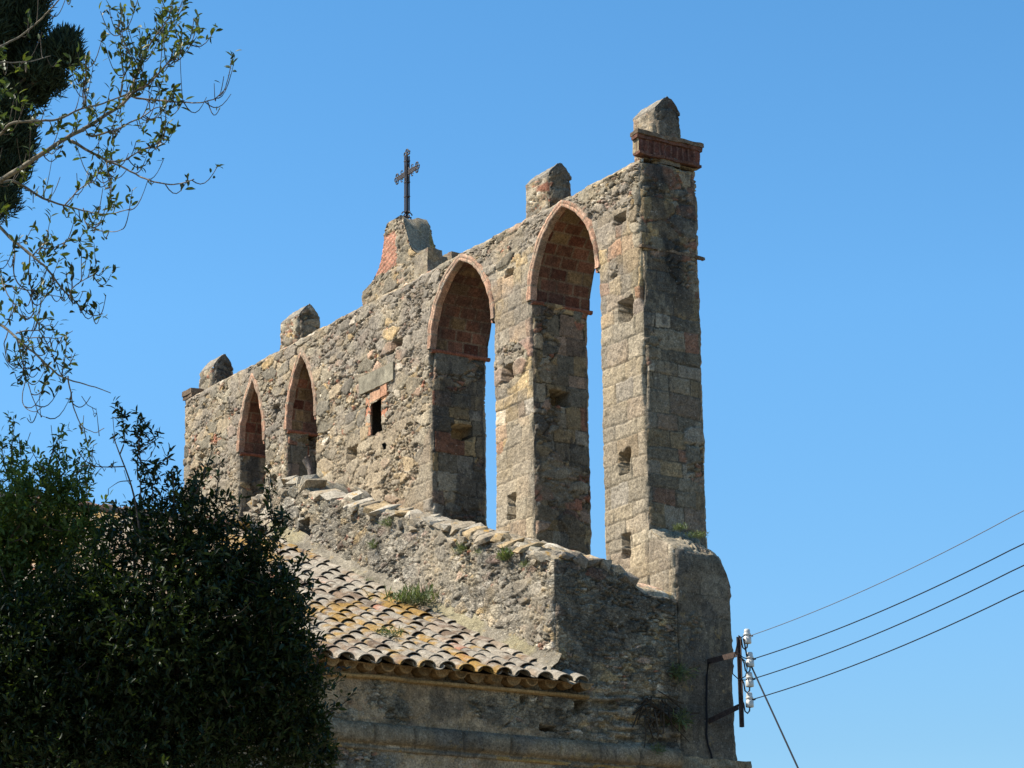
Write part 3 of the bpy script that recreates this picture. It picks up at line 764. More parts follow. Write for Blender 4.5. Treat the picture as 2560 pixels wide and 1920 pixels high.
def st_dark(U, V):                 # shaded east face: nave wall and ruined end
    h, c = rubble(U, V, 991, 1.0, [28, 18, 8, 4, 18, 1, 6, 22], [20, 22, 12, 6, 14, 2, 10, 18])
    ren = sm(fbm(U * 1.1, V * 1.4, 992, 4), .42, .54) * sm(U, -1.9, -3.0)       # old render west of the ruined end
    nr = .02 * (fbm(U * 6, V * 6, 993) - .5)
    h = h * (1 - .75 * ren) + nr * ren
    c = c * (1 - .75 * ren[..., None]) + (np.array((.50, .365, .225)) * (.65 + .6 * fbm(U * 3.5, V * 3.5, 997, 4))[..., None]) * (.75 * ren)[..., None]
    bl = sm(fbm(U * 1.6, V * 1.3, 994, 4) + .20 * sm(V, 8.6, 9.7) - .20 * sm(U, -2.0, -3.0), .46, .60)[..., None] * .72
    c = c * .88 * (1 - bl) + np.array((.10, .092, .078)) * bl  # east-face stone lowered in tone, shade held in the colour
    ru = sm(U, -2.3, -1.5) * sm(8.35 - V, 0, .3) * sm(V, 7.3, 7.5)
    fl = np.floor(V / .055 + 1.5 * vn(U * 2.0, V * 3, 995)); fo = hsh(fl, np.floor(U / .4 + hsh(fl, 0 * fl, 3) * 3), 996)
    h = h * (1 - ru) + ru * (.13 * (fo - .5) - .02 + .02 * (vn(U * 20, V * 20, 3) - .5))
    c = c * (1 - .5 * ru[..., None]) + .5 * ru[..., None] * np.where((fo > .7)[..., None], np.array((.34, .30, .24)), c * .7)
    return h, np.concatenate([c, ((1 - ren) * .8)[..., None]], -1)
par = MB()
def lay(mb, xs, zlo, zhi, st, style, edges):
    n = int((zhi - zlo).max() / st) + 2
    T = np.linspace(0, 1, n)
    U = np.repeat(xs[:, None], n, 1); V = zlo[:, None] + (zhi - zlo)[:, None] * T[None]
    patch(mb, np.stack([U, 0 * U + YP, V], -1), NF, U, V, style, edges(U, V), PHOLES, flip=True)
h0 = hit(748, 1305, 1, YP); h1 = hit(776, 1362, 1, YP)
PHOLES = [(h0[0], h1[0], h1[2], h0[2], .5)]
xs = lin(-19.0, XW, S)
lay(par, xs, roof_z(xs) - .25, par_top(xs), S, st_para, lambda U, V: [(XW - U, NR, V, 1001, .8), (np.repeat(par_top(xs)[:, None], U.shape[1], 1) - V, NT, U, 1002, 1.2)])
ys = lin(YP, 0, S)
zt = par_top(np.array([XW]))[0] + bump_y(ys) + .05 * (vn(ys * 5, 0 * ys, 1003) - .5)
U, V = colgrid(ys, zt, S, 8.2)
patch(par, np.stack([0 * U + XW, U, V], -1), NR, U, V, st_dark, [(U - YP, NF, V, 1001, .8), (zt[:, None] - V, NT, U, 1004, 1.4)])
U, V = np.meshgrid(lin(-19.0, XW, .05), lin(YP, 0.02, .05), indexing='ij')
Zt = par_top(U) + bump_y(V) + .05 * (vn(V * 5, 0 * U, 1003) - .5)
patch(par, np.stack([U, V, Zt], -1), NT, U, V, lambda u, v: rubble(u, v, 1005), [(V - YP, NF, U, 1002, 1.2), (XW - U, NR, V, 1004, 1.4)])
o_par = par.build('parapet', M_PARA, church)
# loose coping stones along the raking top
cop = None
rs = random.Random(5)
import bmesh
NCOP = [0]
def stone(mb, c, size, rot, col, seed):
    r = random.Random(seed); bm = bmesh.new(); R = np.array(rot)
    for k in range(26):
        p = np.array([r.uniform(-1, 1) for _ in range(3)]); p /= max(abs(p)) ** .75 + 1e-6
        p = p * np.array(size) * .56 * r.uniform(.85, 1.0)
        bm.verts.new(R @ p + np.array(c))
    g = bmesh.ops.convex_hull(bm, input=bm.verts)
    bmesh.ops.delete(bm, geom=[v for v in bm.verts if not v.link_faces], context='VERTS')
    bm.normal_update(); bm.verts.index_update()
    st_ = MB(); V_ = np.array([v.co[:] for v in bm.verts]); T_ = [[v.index for v in f.verts] for f in bm.faces]
    st_.raw(V_, None, T_, np.array(col) * (.85 + .3 * np.random.RandomState(seed).rand(len(V_), 1)))
    bm.free()
    st_.build('coping_stone', M_COPE, o_par, smooth=False)
def rotm(rx, ry, rz):
    return np.array((Matrix.Rotation(rz, 3, 'Z') @ Matrix.Rotation(ry, 3, 'Y') @ Matrix.Rotation(rx, 3, 'X')))
x = .5
while x > -13.5:
    pk = -9.9 < x < -7.5
    wd = rs.uniform(.15, .36) if not pk else rs.uniform(.12, .2)
    if rs.random() < .86:
        sz = (wd * 1.15, rs.uniform(.35, .6), rs.uniform(.09, .17)) if not pk else (wd, rs.uniform(.3, .5), rs.uniform(.3, .45))
        g = rs.random()
        col = (.42, .33, .20) if g < .24 and x > -7.3 else ((.44, .41, .34) if g < .6 else (.34, .30, .23))
        ry = .36 + rs.uniform(-.22, .18) if x > -9 else -.35
        if pk: ry += .9 if x > -9 else -.6
        zoff = -.02 if not pk else -.06
        stone(cop, (x - wd / 2, YP + .16 + rs.uniform(-.03, .03), float(par_top(x - wd / 2)) + zoff), sz, rotm(rs.uniform(.05, .45), ry, rs.uniform(-.3, .3)), col, rs.randint(1, 9999))
        if rs.random() < .3:
            stone(cop, (x - wd / 2 + rs.uniform(-.1, .1), YP + .02, float(par_top(x - wd / 2)) - .22), (rs.uniform(.15, .3), .2, rs.uniform(.08, .14)), rotm(.1, .33, 0), (.36, .32, .25), rs.randint(1, 9999))
    x -= wd
y = YP + .3
while y < -.75:
    stone(cop, (XW - .14, y, float(par_top(XW)) + float(bump_y(y)) - .03), (rs.uniform(.25, .4), rs.uniform(.2, .4), rs.uniform(.14, .26)), rotm(rs.uniform(-.3, .3), rs.uniform(-.1, .2), rs.uniform(-.3, .3)), rs.choice([(.30, .27, .22), (.38, .34, .27), (.22, .2, .17)]), rs.randint(1, 9999))
    y += rs.uniform(.2, .34)

# ------------------------------------------------------------------ nave wall, cornice, eave course
nav = MB()
NH = []
for (xa, ya, xb, yb) in ((1432, 1750, 1474, 1786), (1298, 1738, 1320, 1760), (1350, 1812, 1392, 1828)):
    p, q = hit(xa, ya, 0, XW), hit(xb, yb, 0, XW); NH.append((p[1], q[1], q[2], p[2], .35))
U, V = np.meshgrid(lin(-7.6, 0, S), lin(6.8, 8.22, S), indexing='ij')
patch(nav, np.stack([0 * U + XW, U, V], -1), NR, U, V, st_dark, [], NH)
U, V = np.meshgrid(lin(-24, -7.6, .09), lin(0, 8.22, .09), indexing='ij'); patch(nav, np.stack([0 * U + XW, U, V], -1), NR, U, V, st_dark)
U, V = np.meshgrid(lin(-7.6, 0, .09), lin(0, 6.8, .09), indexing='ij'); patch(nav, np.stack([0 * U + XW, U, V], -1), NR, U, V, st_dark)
# far side and south end, plain
U, V = np.meshgrid(lin(-24, 0, .2), lin(0, 8.3, .2), indexing='ij'); patch(nav, np.stack([0 * U - 18.69, U, V], -1), NL, U, V, st_dark, flip=True)
xs = lin(-18.69, XW, .15); U, V = colgrid(xs, roof_z(xs) - .1, .15, 0.0); patch(nav, np.stack([U, 0 * U - 24, V], -1), NF, U, V, st_para, flip=True)
# the facade below the bell gable
U, V = np.meshgrid(lin(-18.69, .5, .15), lin(0, 9.8, .15), indexing='ij'); patch(nav, np.stack([U, 0 * U + 1.08, V], -1), NB, U, V, st_para)
o_nav = nav.build('nave_wall', M_PARA, church)
cor = MB()
ys = lin(-24, -.03, .022)
z0c = np.interp(ys, [-8, 0], [7.09, 7.05])
pf = [(-.02, -.11), (.03, -.10), (.035, -.055), (.015, -.045), (.015, -.01), (.075, .0), (.105, .04), (.12, .10), (.115, .17), (.095, .235), (.05, .285), (-.02, .31)]
jn = np.abs(((ys + 40) / .82 + .3 * hsh(np.floor((ys + 40) / .82), 0 * ys, 8)) % 1 - .5) > .475
rows = []
for a, b in pf:
    k = np.where(jn & (a > .05), -.055, 0) + .05 * (fbm(ys * 4, 0 * ys + b * 9, 1021, 4) - .5) * (a > 0)
    rows.append(np.stack([XW + a + k, ys, z0c + b + .012 * (vn(ys * 4, 0 * ys + b, 1022) - .5)], -1))
G = np.stack(rows, 1)
Uc = G[..., 1]; Vc = G[..., 2]
cc = np.array((.29, .23, .155)) * (.65 + .7 * fbm(Uc * 2.2, Vc * 6, 1023, 4))[..., None] * (.85 + .3 * hsh(np.floor((Uc + 40) / .82), 0 * Uc, 1024))[..., None]
cc = blackened(cc, Uc, Vc, 1025, .6, 1.4, .5, .7, (.13, .125, .115))
ob = np.array([b < .0 and a > .02 for a, b in pf])[None, :, None]
cc = np.where(ob & (fbm(Uc * 1.5, Vc * 2, 1026) > .45)[..., None], np.array((.40, .26, .10)), cc)
cor.grid(G, cc, flip=False)
cor.build('cornice', M_PARA, o_nav)
# eave course: row of rounded tile ends on a thin ledge
ea = MB()
EZ = 8.07
yl = lin(-15, -1.80, .04)
pf = [(-.02, -.055), (.08, -.05), (.10, -.035), (.105, -.005), (.05, .01)]
ea.grid(np.stack([np.stack([XW + a + .02 * (vn(yl * 5, 0 * yl, 1031) - .5) + 0 * yl, yl, EZ + b + .016 * (vn(yl * 3, 0 * yl, 1032) - .5)], -1) for a, b in pf], 1), np.array((.40, .28, .14)))
ea.raw([(XW + a, -1.80, EZ + b) for a, b in pf], None, [(0, 2, 1), (0, 3, 2), (0, 4, 3)], (.36, .26, .14))
y = -1.95; k = 0
while y > -15:
    R = .125 * rs.uniform(.86, 1.10); cz = EZ + .155 + rs.uniform(-.015, .015)
    th = np.linspace(-math.pi, 0, 11); xq = XW + .22 + rs.uniform(-.03, .02)
    for (xa, ra, xb, rb) in ((XW - .05, R, xq, R), (xq, R, xq + .005, R * .85), (xq + .005, R * .85, xq - .03, 0.0)):
        G = np.stack([np.stack([0 * th + xa, y + ra * np.cos(th), cz + ra * np.sin(th)], -1), np.stack([0 * th + xb, y + rb * np.cos(th), cz + rb * np.sin(th)], -1)], 0)
        ea.grid(G, np.array((.30, .20, .10)) * rs.uniform(.6, 1.25), flip=True)
    y -= .322 * rs.uniform(.95, 1.05)
    k += 1
yl = lin(-15, -1.78, .06)
pf = [(-.02, .13), (.20, .14), (.215, .15), (.20, .165), (-.02, .17)]
ea.grid(np.stack([np.stack([XW + a + .015 * (vn(yl * 5, 0 * yl, 1033) - .5) + 0 * yl, yl, EZ + b + .02 * (vn(yl * 4, 0 * yl, 1034) - .5)], -1) for a, b in pf], 1), np.array((.30, .21, .12)))
ea.build('eave_course', M_BRICK, o_nav)

# ------------------------------------------------------------------ tiled roof
rf = MB()
SLP = .42; CS = 1 / math.hypot(1, SLP); SN = SLP * CS
PITCH_Y, ROW = .347, .43
rt = random.Random(77)
th = np.linspace(0, math.pi, 9)
def tile_col(x, y, u):
    r = rt.random()
    b = (.25, .185, .135) if r < .45 else ((.30, .245, .19) if r < .78 else ((.20, .155, .125) if r < .95 else (.44, .22, .15)))
    return np.array(b) * rt.uniform(.62, 1.3)
def lichen(mb):
    P = np.concatenate(mb.v); C = np.concatenate(mb.c)
    x = P[:, 0]; y = P[:, 1]; f = vn(x * 8, y * 8, 1141) - .5; f2 = vn(x * 22, y * 22, 1142) - .5; tl = hsh(np.floor(x / .394), np.floor(y / .347), 1147) - .5
    g = sm(fbm(x * 1.3, y * 1.3, 1143, 3) + .30 * f + .22 * f2 + .20 * tl + .09 * sm(x, -3.5, .5), .47, .53) * .8
    o = sm(fbm(x * .8, y * 1.0, 1144, 3) + .26 * f - .22 * tl + .16 * (vn(x * 15, y * 15, 1146) - .5) - .07 * sm(x, -2.5, .8), .585, .63) * .85
    pale = sm(vn(x * 30, y * 30, 1145), .70, .76) * .6
    for w_, t in ((g, (.385, .36, .31)), (o, (.36, .225, .06)), (pale, (.46, .44, .39))): C[:, :3] = C[:, :3] * (1 - w_[:, None]) + np.array(t) * w_[:, None]
    mb.v = [P]; mb.c = [C]
def add_tile(x, y, z, r0, r1, ln, cover, col, col2, side):
    # runs down the slope from (x,z) for ln metres; r0 upper, r1 lower radius
    T = np.linspace(0, 1, 5)
    sg = 1 if cover else -1
    yaw = rt.uniform(-.04, .04); lift = rt.uniform(.0, .016); ln = ln * rt.uniform(.94, 1.10)
    for shell, dr in ((0, 0.0), (1, -.016)):
        rr = (r0 + (r1 - r0) * T)[:, None] + dr
        a = ln * T[:, None] + 0 * th[None]
        ly = rr * np.cos(th)[None]; lz = sg * rr * np.sin(th)[None] * .74 + lift * T[:, None]
        X = x + side * (a * CS + lz * SN); Y = y + ly + yaw * a; Z = z - a * SN + lz * CS
        G = np.stack([X, Y, Z], -1)
        c = np.broadcast_to(col, G.shape)
        fl = (cover != bool(shell))
        if side < 0: fl = not fl
        rf.grid(G, c, flip=fl)
        if shell == 0: rim = G[-1]
        else: rf.grid(np.stack([rim, G[-1]], 0), col * .7, flip=(side > 0) == cover)
for side in (1, -1):
    y = -2.50; j = 0
    ymin = -15.5 if side > 0 else -12
    while y > ymin:
        nrow = 25
        for i in range(nrow):
            ex = 1.06 if side > 0 else -19.06
            x0 = ex - side * (i + 1) * ROW * CS
            if side > 0 and x0 < RX - .1 or side < 0 and x0 > RX + .1: continue
            yo = y + rt.uniform(-.022, .022)
            zz = 8.36 + ((XW - x0) if side > 0 else (x0 - 2 * RX + XW)) * SLP
            for cover in (False, True):
                col = tile_col(x0, yo, 0); c2 = col
                if cover: add_tile(x0, yo, zz + .018 + rt.uniform(-.012, .012), .120, .148, ROW * 1.12, True, col, c2, side)
                else: add_tile(x0, yo - PITCH_Y / 2, zz + .075, .125, .108, ROW * 1.1, False, col * .8, c2 * .8, side)
        y -= PITCH_Y * rt.uniform(.985, 1.015); j += 1
# the few tiles that run past the parapet end along the eave
for k, yo in enumerate((-2.153,)):
    for i in range(1):
        x0 = 1.06 - (i + 1) * ROW * CS
        zz = 8.34 + (XW - x0) * SLP
        col = np.array((.44, .43, .40))
        add_tile(x0, yo, zz + .04, .108, .135, ROW * 1.15, True, col, col * .8, 1)
        add_tile(x0, yo - PITCH_Y / 2, zz + .07, .125, .108, ROW * 1.1, False, col * .7, col * .6, 1)
# deck below the tiles
for side in (1, -1):
    xe = XW - .05 if side > 0 else -18.64
    ze = 8.36 + .05 * SLP - .07; zr = 8.36 + (XW - RX) * SLP - .07
    rf.grid(np.array([[(xe, -24, ze), (RX, -24, zr)], [(xe, -2.34, ze), (RX, -2.34, zr)]]), (.2, .15, .1), flip=side > 0)
    rf.grid(np.array([[(xe, -24, ze - .05), (RX, -24, zr - .05)], [(xe, -2.34, ze - .05), (RX, -2.34, zr - .05)]]), (.2, .15, .1), flip=side < 0)
# coarse corrugated remainder of the roof, out of the picture to the south
for side in (1, -1):
    yy = lin(-24, -15.4 if side > 0 else -11.9, .043); ph = (yy / PITCH_Y) * 2 * math.pi
    xx = np.linspace(1.05, RX, 26) if side > 0 else np.linspace(-19.05, RX, 26)
    G = np.stack([np.repeat(xx[:, None], len(yy), 1), np.repeat(yy[None], 26, 0), 8.36 + np.repeat(((XW - xx) if side > 0 else (xx - 2 * RX + XW))[:, None], len(yy), 1) * SLP + .07 + .07 * np.sin(ph)[None]], -1)
    rf.grid(G, np.array((.33, .27, .2)) * (.6 + .8 * fbm(G[..., 0] * 2, G[..., 1] * 3, 1120))[..., None], flip=side < 0)
lichen(rf); o_rf = rf.build('roof', M_TILE, church)
rg = MB()
y = -2.4; zr = 8.36 + (XW - RX) * SLP + .06
while y > -23.6:
    Y = np.array([y + .03, y - .15, y - .30, y - .47]); rr = np.array([.135, .14, .148, .155])
    col = np.array(rt.choice([(.42, .26, .2), (.38, .3, .25), (.40, .22, .05), (.36, .33, .28)]))
    for dr, fl in ((0, False), (-.018, True)):
        G = np.stack([RX + (rr + dr)[:, None] * np.cos(th)[None], np.repeat(Y[:, None], 9, 1), zr + (rr + dr)[:, None] * np.sin(th)[None] + .012 * np.arange(4)[:, None]], -1)
        rg.grid(G, col * rt.uniform(.85, 1.15), flip=not fl)
    y -= .42
rg.build('ridge_tiles', M_TILE, o_rf)
# sloping mortar fillet where the roof meets the parapet
mf = MB()
xs = lin(-9.0, .85, .05)
zf = 8.36 + (XW - xs) * SLP
w_ = .10 + .09 * vn(xs * 1.3, 0 * xs, 1131)
rows = [np.stack([xs, 0 * xs + YP + .02, zf + .34 + .05 * vn(xs * 3, 0 * xs, 1132)], -1), np.stack([xs, YP - .3 * w_, zf + .22 + .02 * vn(xs * 4, 0 * xs, 1133)], -1),
        np.stack([xs, YP - w_, zf + .13 + .03 * vn(xs * 5, 0 * xs, 1134)], -1), np.stack([xs, YP - w_ - .02, zf], -1)]
G = np.stack(rows, 1)
cc = np.array((.26, .235, .185)) * (.65 + .7 * fbm(G[..., 0] * 2, G[..., 1] * 8, 1135))[..., None]
gs = sm(fbm(G[..., 0] * 1.1, G[..., 1] * 2, 1136), .5, .62)[..., None] * .5
mf.grid(cc * 0 + G, cc * (1 - gs) + np.array((.27, .24, .12)) * gs, flip=True)
mf.build('mortar_fillet', M_PARA, o_rf)

exec_later = []
# ------------------------------------------------------------------ ground
gm = MB()
gx = np.concatenate([np.linspace(-2500, -80, 12), np.linspace(-70, 80, 60), np.linspace(90, 2500, 12)])
U, V = np.meshgrid(gx, gx, indexing='ij')
gm.grid(np.stack([U, V, 0 * U - .02 + .06 * (vn(U * .3, V * .3, 3) - .5)], -1))
m_g, t_, b_ = new_mat('dry_ground')
tc = N(t_, 'ShaderNodeTexCoord'); n_ = N(t_, 'ShaderNodeTexNoise', Scale=.35, Detail=8.0, Roughness=.65); t_.links.new(tc.outputs['Object'], n_.inputs['Vector'])
t_.links.new(ramp(t_, n_.outputs['Fac'], [(.35, (.08, .075, .04)), (.5, (.16, .135, .085)), (.65, (.22, .185, .12))]), b_.inputs['Base Color']); b_.inputs['Roughness'].default_value = 1
tag(gm.build('ground', m_g), kind='structure')

# ------------------------------------------------------------------ iron cross
def ringpts(c, r, a0, a1, ax, ay, n=12):
    t = np.linspace(a0, a1, n)
    return np.array(c) + r * np.cos(t)[:, None] * np.array(ax) + r * np.sin(t)[:, None] * np.array(ay)
CX, CY, CZ = -9.0, .64, 19.30
crs = thing('iron_cross', 'black wrought iron cross with scrolled ends standing on the curved pedestal of the bell gable', 'cross', (CX, CY, CZ))
ez = np.array((0, 0, 1.)); ex = np.array((1., 0, 0)); ey = np.array((0, 1., 0)); o_ = np.array((CX, CY, CZ))
H = 1.56; HB = 1.07
sh = MB()
for sx in (-1, 1):
    for sy in (-1, 1): sh.box(o_ + ex * (sx * .032 - .011) + ey * (sy * .032 - .011) + ez * (.22 if sx * sy else 0), ex * .022, ey * .022, ez * (H - .34))
sh.box(o_ - ex * .016 - ey * .016 - ez * .05, ex * .032, ey * .032, ez * (H + .02))
for z in (.22, .55, .86, 1.32): sh.box(o_ - ex * .05 - ey * .05 + ez * z, ex * .1, ey * .1, ez * .02)
sh.build('shaft', M_IRON, crs)
ar = MB()
for sz in (-1, 1): ar.box(o_ - ex * .36 - ey * .016 + ez * (HB + sz * .034 - .011), ex * .72, ey * .032, ez * .022)
ar.box(o_ - ex * .40 - ey * .014 + ez * (HB - .013), ex * .80, ey * .028, ez * .026)
ar.build('crossbar', M_IRON, crs)
def curl(*tubes):
    m_ = MB()
    for p_, r_ in tubes: m_.tube(p_, r_, 5)
    m_.build('scroll', M_IRON, crs)
for c, d, s_ in ((o_ + ex * .40 + ez * HB, ex, ez), (o_ - ex * .40 + ez * HB, -ex, ez), (o_ + ez * (H - .06), ez, ex)):
    for q, p in ((d, .05), (s_ * 1.0, .07), (-s_, .07)): curl((ringpts(c + q * p, .042, 0, 6.0, d, s_), .015))
for sx in (-1, 1):
    for sz in (-1, 1):
        c = o_ + ez * HB + ex * sx * .15 + ez * sz * .15
        curl((ringpts(c, .10, math.pi * .9, math.pi * 1.6, ex * sx, ez * sz), .011)); curl((ringpts(c + ex * sx * .06 - ez * sz * .06, .035, 0, 5.5, ex, ez), .010))
    for z, r in ((.17, .05), (.08, .04)):
        curl((ringpts(o_ + ex * sx * (.02 + r) + ez * z, r, 0, 5.4, ex * sx, ez), .013)); curl((ringpts(o_ + ey * sx * (.02 + r) + ez * z, r, 0, 5.4, ey * sx, ez), .013))

# ------------------------------------------------------------------ old forked post in the third arch
pst = MB()
b0 = hit(783, 1222, 1, .25); t0 = hit(770, 1142, 1, .25)
pst.tube([b0 - ez * 1.2, b0, b0 * .4 + t0 * .6, t0], [.075, .07, .06, .05], 8, (.17, .15, .14))
pst.tube([b0 * .45 + t0 * .55, hit(762, 1150, 1, .2)], [.05, .06], 6, (.42, .40, .38))
pst.tube([t0 - ez * .05, t0 + ez * .22 + ex * .02], [.02, .012], 5, (.2, .1, .08)); pst.tube([t0 - ex * .12, t0 + ex * .12], [.025, .025], 5, (.1, .08, .07))
tag(pst.build('wooden_post', M_BARK), 'short grey forked wooden post standing at the foot of the third pointed arch', 'post')

# ------------------------------------------------------------------ electric bracket, insulators, wires
wa = hit(1772, 1655, 0, XW); wb_ = hit(1777, 1805, 0, XW)
pt = hit(1846, 1592, 1, wa[1]); pb = hit(1854, 1818, 1, wa[1])
PXm = (pt[0] + pb[0]) / 2; pt[0] = PXm; pb[0] = PXm
brk = thing('electric_bracket', 'rusty steel wall bracket holding four white insulators on the buttress', 'power bracket', (XW, wa[1], wa[2]))
bm_ = MB()
L_ = pt[2] - pb[2]
bm_.box((PXm - .02, wa[1] - .028, pb[2]), (.010, 0, 0), (0, .056, 0), (0, 0, L_)); bm_.box((PXm - .01, wa[1] + .018, pb[2]), (.045, 0, 0), (0, .010, 0), (0, 0, L_))
bm_.build('post', M_RUST, brk)
for wp, pp in ((wa, hit(1845, 1636, 1, wa[1])), (wb_, hit(1847, 1768, 1, wa[1]))):
    m_ = MB(); a_ = np.array((XW - .1, wp[1], wp[2])); v_ = np.array((PXm - .03, wp[1], pp[2])) - a_
    m_.box(a_ - ey * .035 - ez * .045, v_, ey * .012, ez * .09); m_.box(a_ - ey * .023 + ez * .033, v_, ey * .06, ez * .012)
    m_.build('arm', M_RUST, brk)
INS = [(1868, 1592), (1875, 1650), (1874, 1700), (1874, 1751)]
for k, (ix_, iy_) in enumerate(INS):
    c = hit(ix_, iy_, 0, PXm)
    m_ = MB(); zz_ = [-.115, -.11, -.10, -.01, .0, .015, .03, .045, .06, .07, .115, .125, .125]; rr_ = [.03, .06, .066, .064, .05, .048, .062, .062, .048, .05, .046, .036, .0]
    t_ = np.arange(14) * 2 * math.pi / 14
    m_.grid(np.stack([np.stack([c[0] + r * np.cos(t_), c[1] + r * np.sin(t_), 0 * t_ + c[2] + z], -1) for z, r in zip(zz_, rr_)], 0), (.7, .7, .7), flip=True, closed=True)
    io = m_.build('insulator', M_PORC, brk)
    hk = MB(); d_ = np.array((PXm, wa[1], c[2])) - c; ll = np.linalg.norm(d_[:2]); dn = np.array((d_[0], d_[1], 0)) / ll
    hk.tube([c - ez * .10, c - ez * .17 + dn * .01, c - ez * .21 + dn * .05, c - ez * .18 + dn * .10, c - ez * .06 + dn * .12, c - ez * .01 + dn * .15, c - ez * .0 + dn * ll], .013, 6)
    hk.build('hook', M_RUST, io)
WEND = [1275, 1358, 1412, 1475]
WLAB = ['thin pale bare wire, highest of the wires running from the wall bracket', 'dark power wire second from the top, leaving the bracket towards the right edge', 'dark power wire third from the top, leaving the bracket towards the right edge', 'lowest of the four power wires, crossed by the slack black cable']
for k in range(4):
    a_ = hit(INS[k][0] + 6, INS[k][1] - 2, 0, PXm); e_ = at(2560, WEND[k], 33.0)
    t = np.linspace(0, 2.4, 36)[:, None]; p = a_ + (e_ - a_) * t
    p[:, 2] -= (.10 * 4 * np.clip(t, 0, 1) * (1 - np.clip(t, 0, 1)))[:, 0]
    m_ = MB(); m_.tube(p, .0085 if k else .006, 5)
    m_.tube(ringpts(a_ * 1, .055, 0, 6.2, ex, ey), .008, 4)
    tag(m_.build('power_wire', M_WIRE if k else M_ALU), WLAB[k], 'wire', 'wires from the wall bracket')
pl_ = p[-1]; up = thing('utility_pole', 'plain wooden utility pole where the four power wires from the bracket end', 'utility pole', (pl_[0] + .2, pl_[1], 0))
m_ = MB(); m_.tube([(pl_[0] + .2, pl_[1], -.3), (pl_[0] + .2, pl_[1], 5), (pl_[0] + .2, pl_[1], pl_[2] + 2.4)], [.15, .13, .10], 12, (.2, .17, .14)); m_.build('pole', M_WOOD, up)
m_ = MB(); m_.box((pl_[0] + .02, pl_[1] - .05, pl_[2] - .4), (.08, 0, 0), (0, .1, 0), (0, 0, 2.4)); m_.build('bracket', M_RUST, up)
m_ = MB(); a_ = hit(1858, 1596, 0, PXm); q_ = hit(1878, 1665, 0, PXm); e_ = at(1995, 1920, 37.0)
m_.tube(np.concatenate([[a_ , hit(1862, 1612, 0, PXm), hit(1867, 1640, 0, PXm)], q_ + (e_ - q_) * np.linspace(0, 2.2, 14)[:, None]]), .014, 6)
tag(m_.build('slack_cable', M_WIRE), 'thick black cable dropping steeply from the insulators to the lower right', 'cable')
m_ = MB(); xf = XW + .025
pl = [hit(1845, 1634, 1, wa[1]), hit(1800, 1648, 1, wa[1])] + [hit(x, y, 0, xf) for x, y in ((1771, 1658), (1767, 1690), (1766, 1760), (1767, 1800), (1766, 1838), (1770, 1862), (1778, 1885), (1782, 1910), (1783, 1960))]
m_.tube(smooth_pl(pl) if False else pl, .017, 6)
for lp in ([(1846, 1600), (1836, 1640), (1828, 1660), (1832, 1685), (1846, 1698)], [(1848, 1640), (1862, 1652), (1868, 1670), (1864, 1690), (1850, 1699)], [(1846, 1634), (1858, 1644), (1869, 1647)], [(1848, 1699), (1862, 1700), (1872, 1698)], [(1854, 1605), (1853, 1594), (1862, 1588)], [(1845, 1596), (1841, 1620), (1840, 1634)]):
    m_.tube([hit(x, y, 0, PXm + .03) for x, y in lp], .009, 5)
tag(m_.build('wall_cable', M_WIRE), 'black cable looping at the bracket and running down the shaded face of the buttress', 'cable')

# ------------------------------------------------------------------ leaves and weeds
def leaves(mb, P, D, Nv, L, W, C):
    P = np.asarray(P, float); n = len(P)
    D = D / (np.linalg.norm(D, axis=1)[:, None] + 1e-9)
    S_ = np.cross(D, Nv); S_ /= np.linalg.norm(S_, axis=1)[:, None] + 1e-9
    Nn = np.cross(S_, D)
    L = np.broadcast_to(L, (n,))[:, None]; W = np.broadcast_to(W, (n,))[:, None]
    v = np.stack([P, P + D * L * .3 - S_ * W * .42 + Nn * W * .16, P + D * L * .32, P + D * L * .3 + S_ * W * .42 + Nn * W * .16,
                  P + D * L * .68 - S_ * W * .40 + Nn * W * .10, P + D * L * .68 - Nn * W * .08, P + D * L * .68 + S_ * W * .40 + Nn * W * .10, P + D * L - Nn * W * .25], 1)
    q = np.array([(1, 2, 5, 4), (2, 3, 6, 5)]); t = np.array([(0, 2, 1), (0, 3, 2), (4, 5, 7), (5, 6, 7)])
    o = (np.arange(n) * 8)[:, None, None]
    mb.raw(v.reshape(-1, 3), (q[None] + o).reshape(-1, 4), (t[None] + o).reshape(-1, 3), np.repeat(C, 8, 0))
def rnd_dirs(r, n):
    d = r.normal(size=(n, 3)); return d / np.linalg.norm(d, axis=1)[:, None]
RG = np.random.RandomState(42)
def weed(px, py, ax, val, size, n, label, up=.8, out=(0, 0, 0), dens_=1.0, wid=.5):
    c = hit(px, py, ax, val); mb = MB(); r = RG
    d = rnd_dirs(r, n) * .75 + np.array((0, 0, up)) + np.array(out)
    P = c + r.normal(size=(n, 3)) * np.array((size * wid, size * wid, size * .12)) * .6
    L = size * r.uniform(.45, 1.1, n)
    col = np.array((.085, .125, .045)) * r.uniform(.6, 1.5, (n, 1)) + r.uniform(0, .05, (n, 1)) * np.array((1, .8, .2))
    col = col * np.array((1.05, .98, 1.25)) * .9
    leaves(mb, P, d, rnd_dirs(r, n), L, L * .055, col)
    k = n // 2; leaves(mb, (P + d / np.linalg.norm(d, axis=1)[:, None] * L[:, None] * .6)[:k], rnd_dirs(r, k) + np.array((0, 0, .5)), rnd_dirs(r, k), L[:k] * .28, L[:k] * .10, col[:k])
    tag(mb.build('weed_tuft', M_WEED), label, 'weed', 'weeds growing on the masonry')
yt = YP - .05
weed(1034, 1512, 1, YP - .28, .34, 420, 'largest green tuft, growing where the tiled roof meets the parapet', .9, wid=1.1)
weed(972, 1592, 0, .1, .16, 70, 'sparse weed sprouting between tiles near the eave', .8, wid=.9) if False else None
weed(1157, 1376, 1, yt, .17, 120, 'round green tuft below the coping, first of the row from the left', .5, (0, -.5, 0))
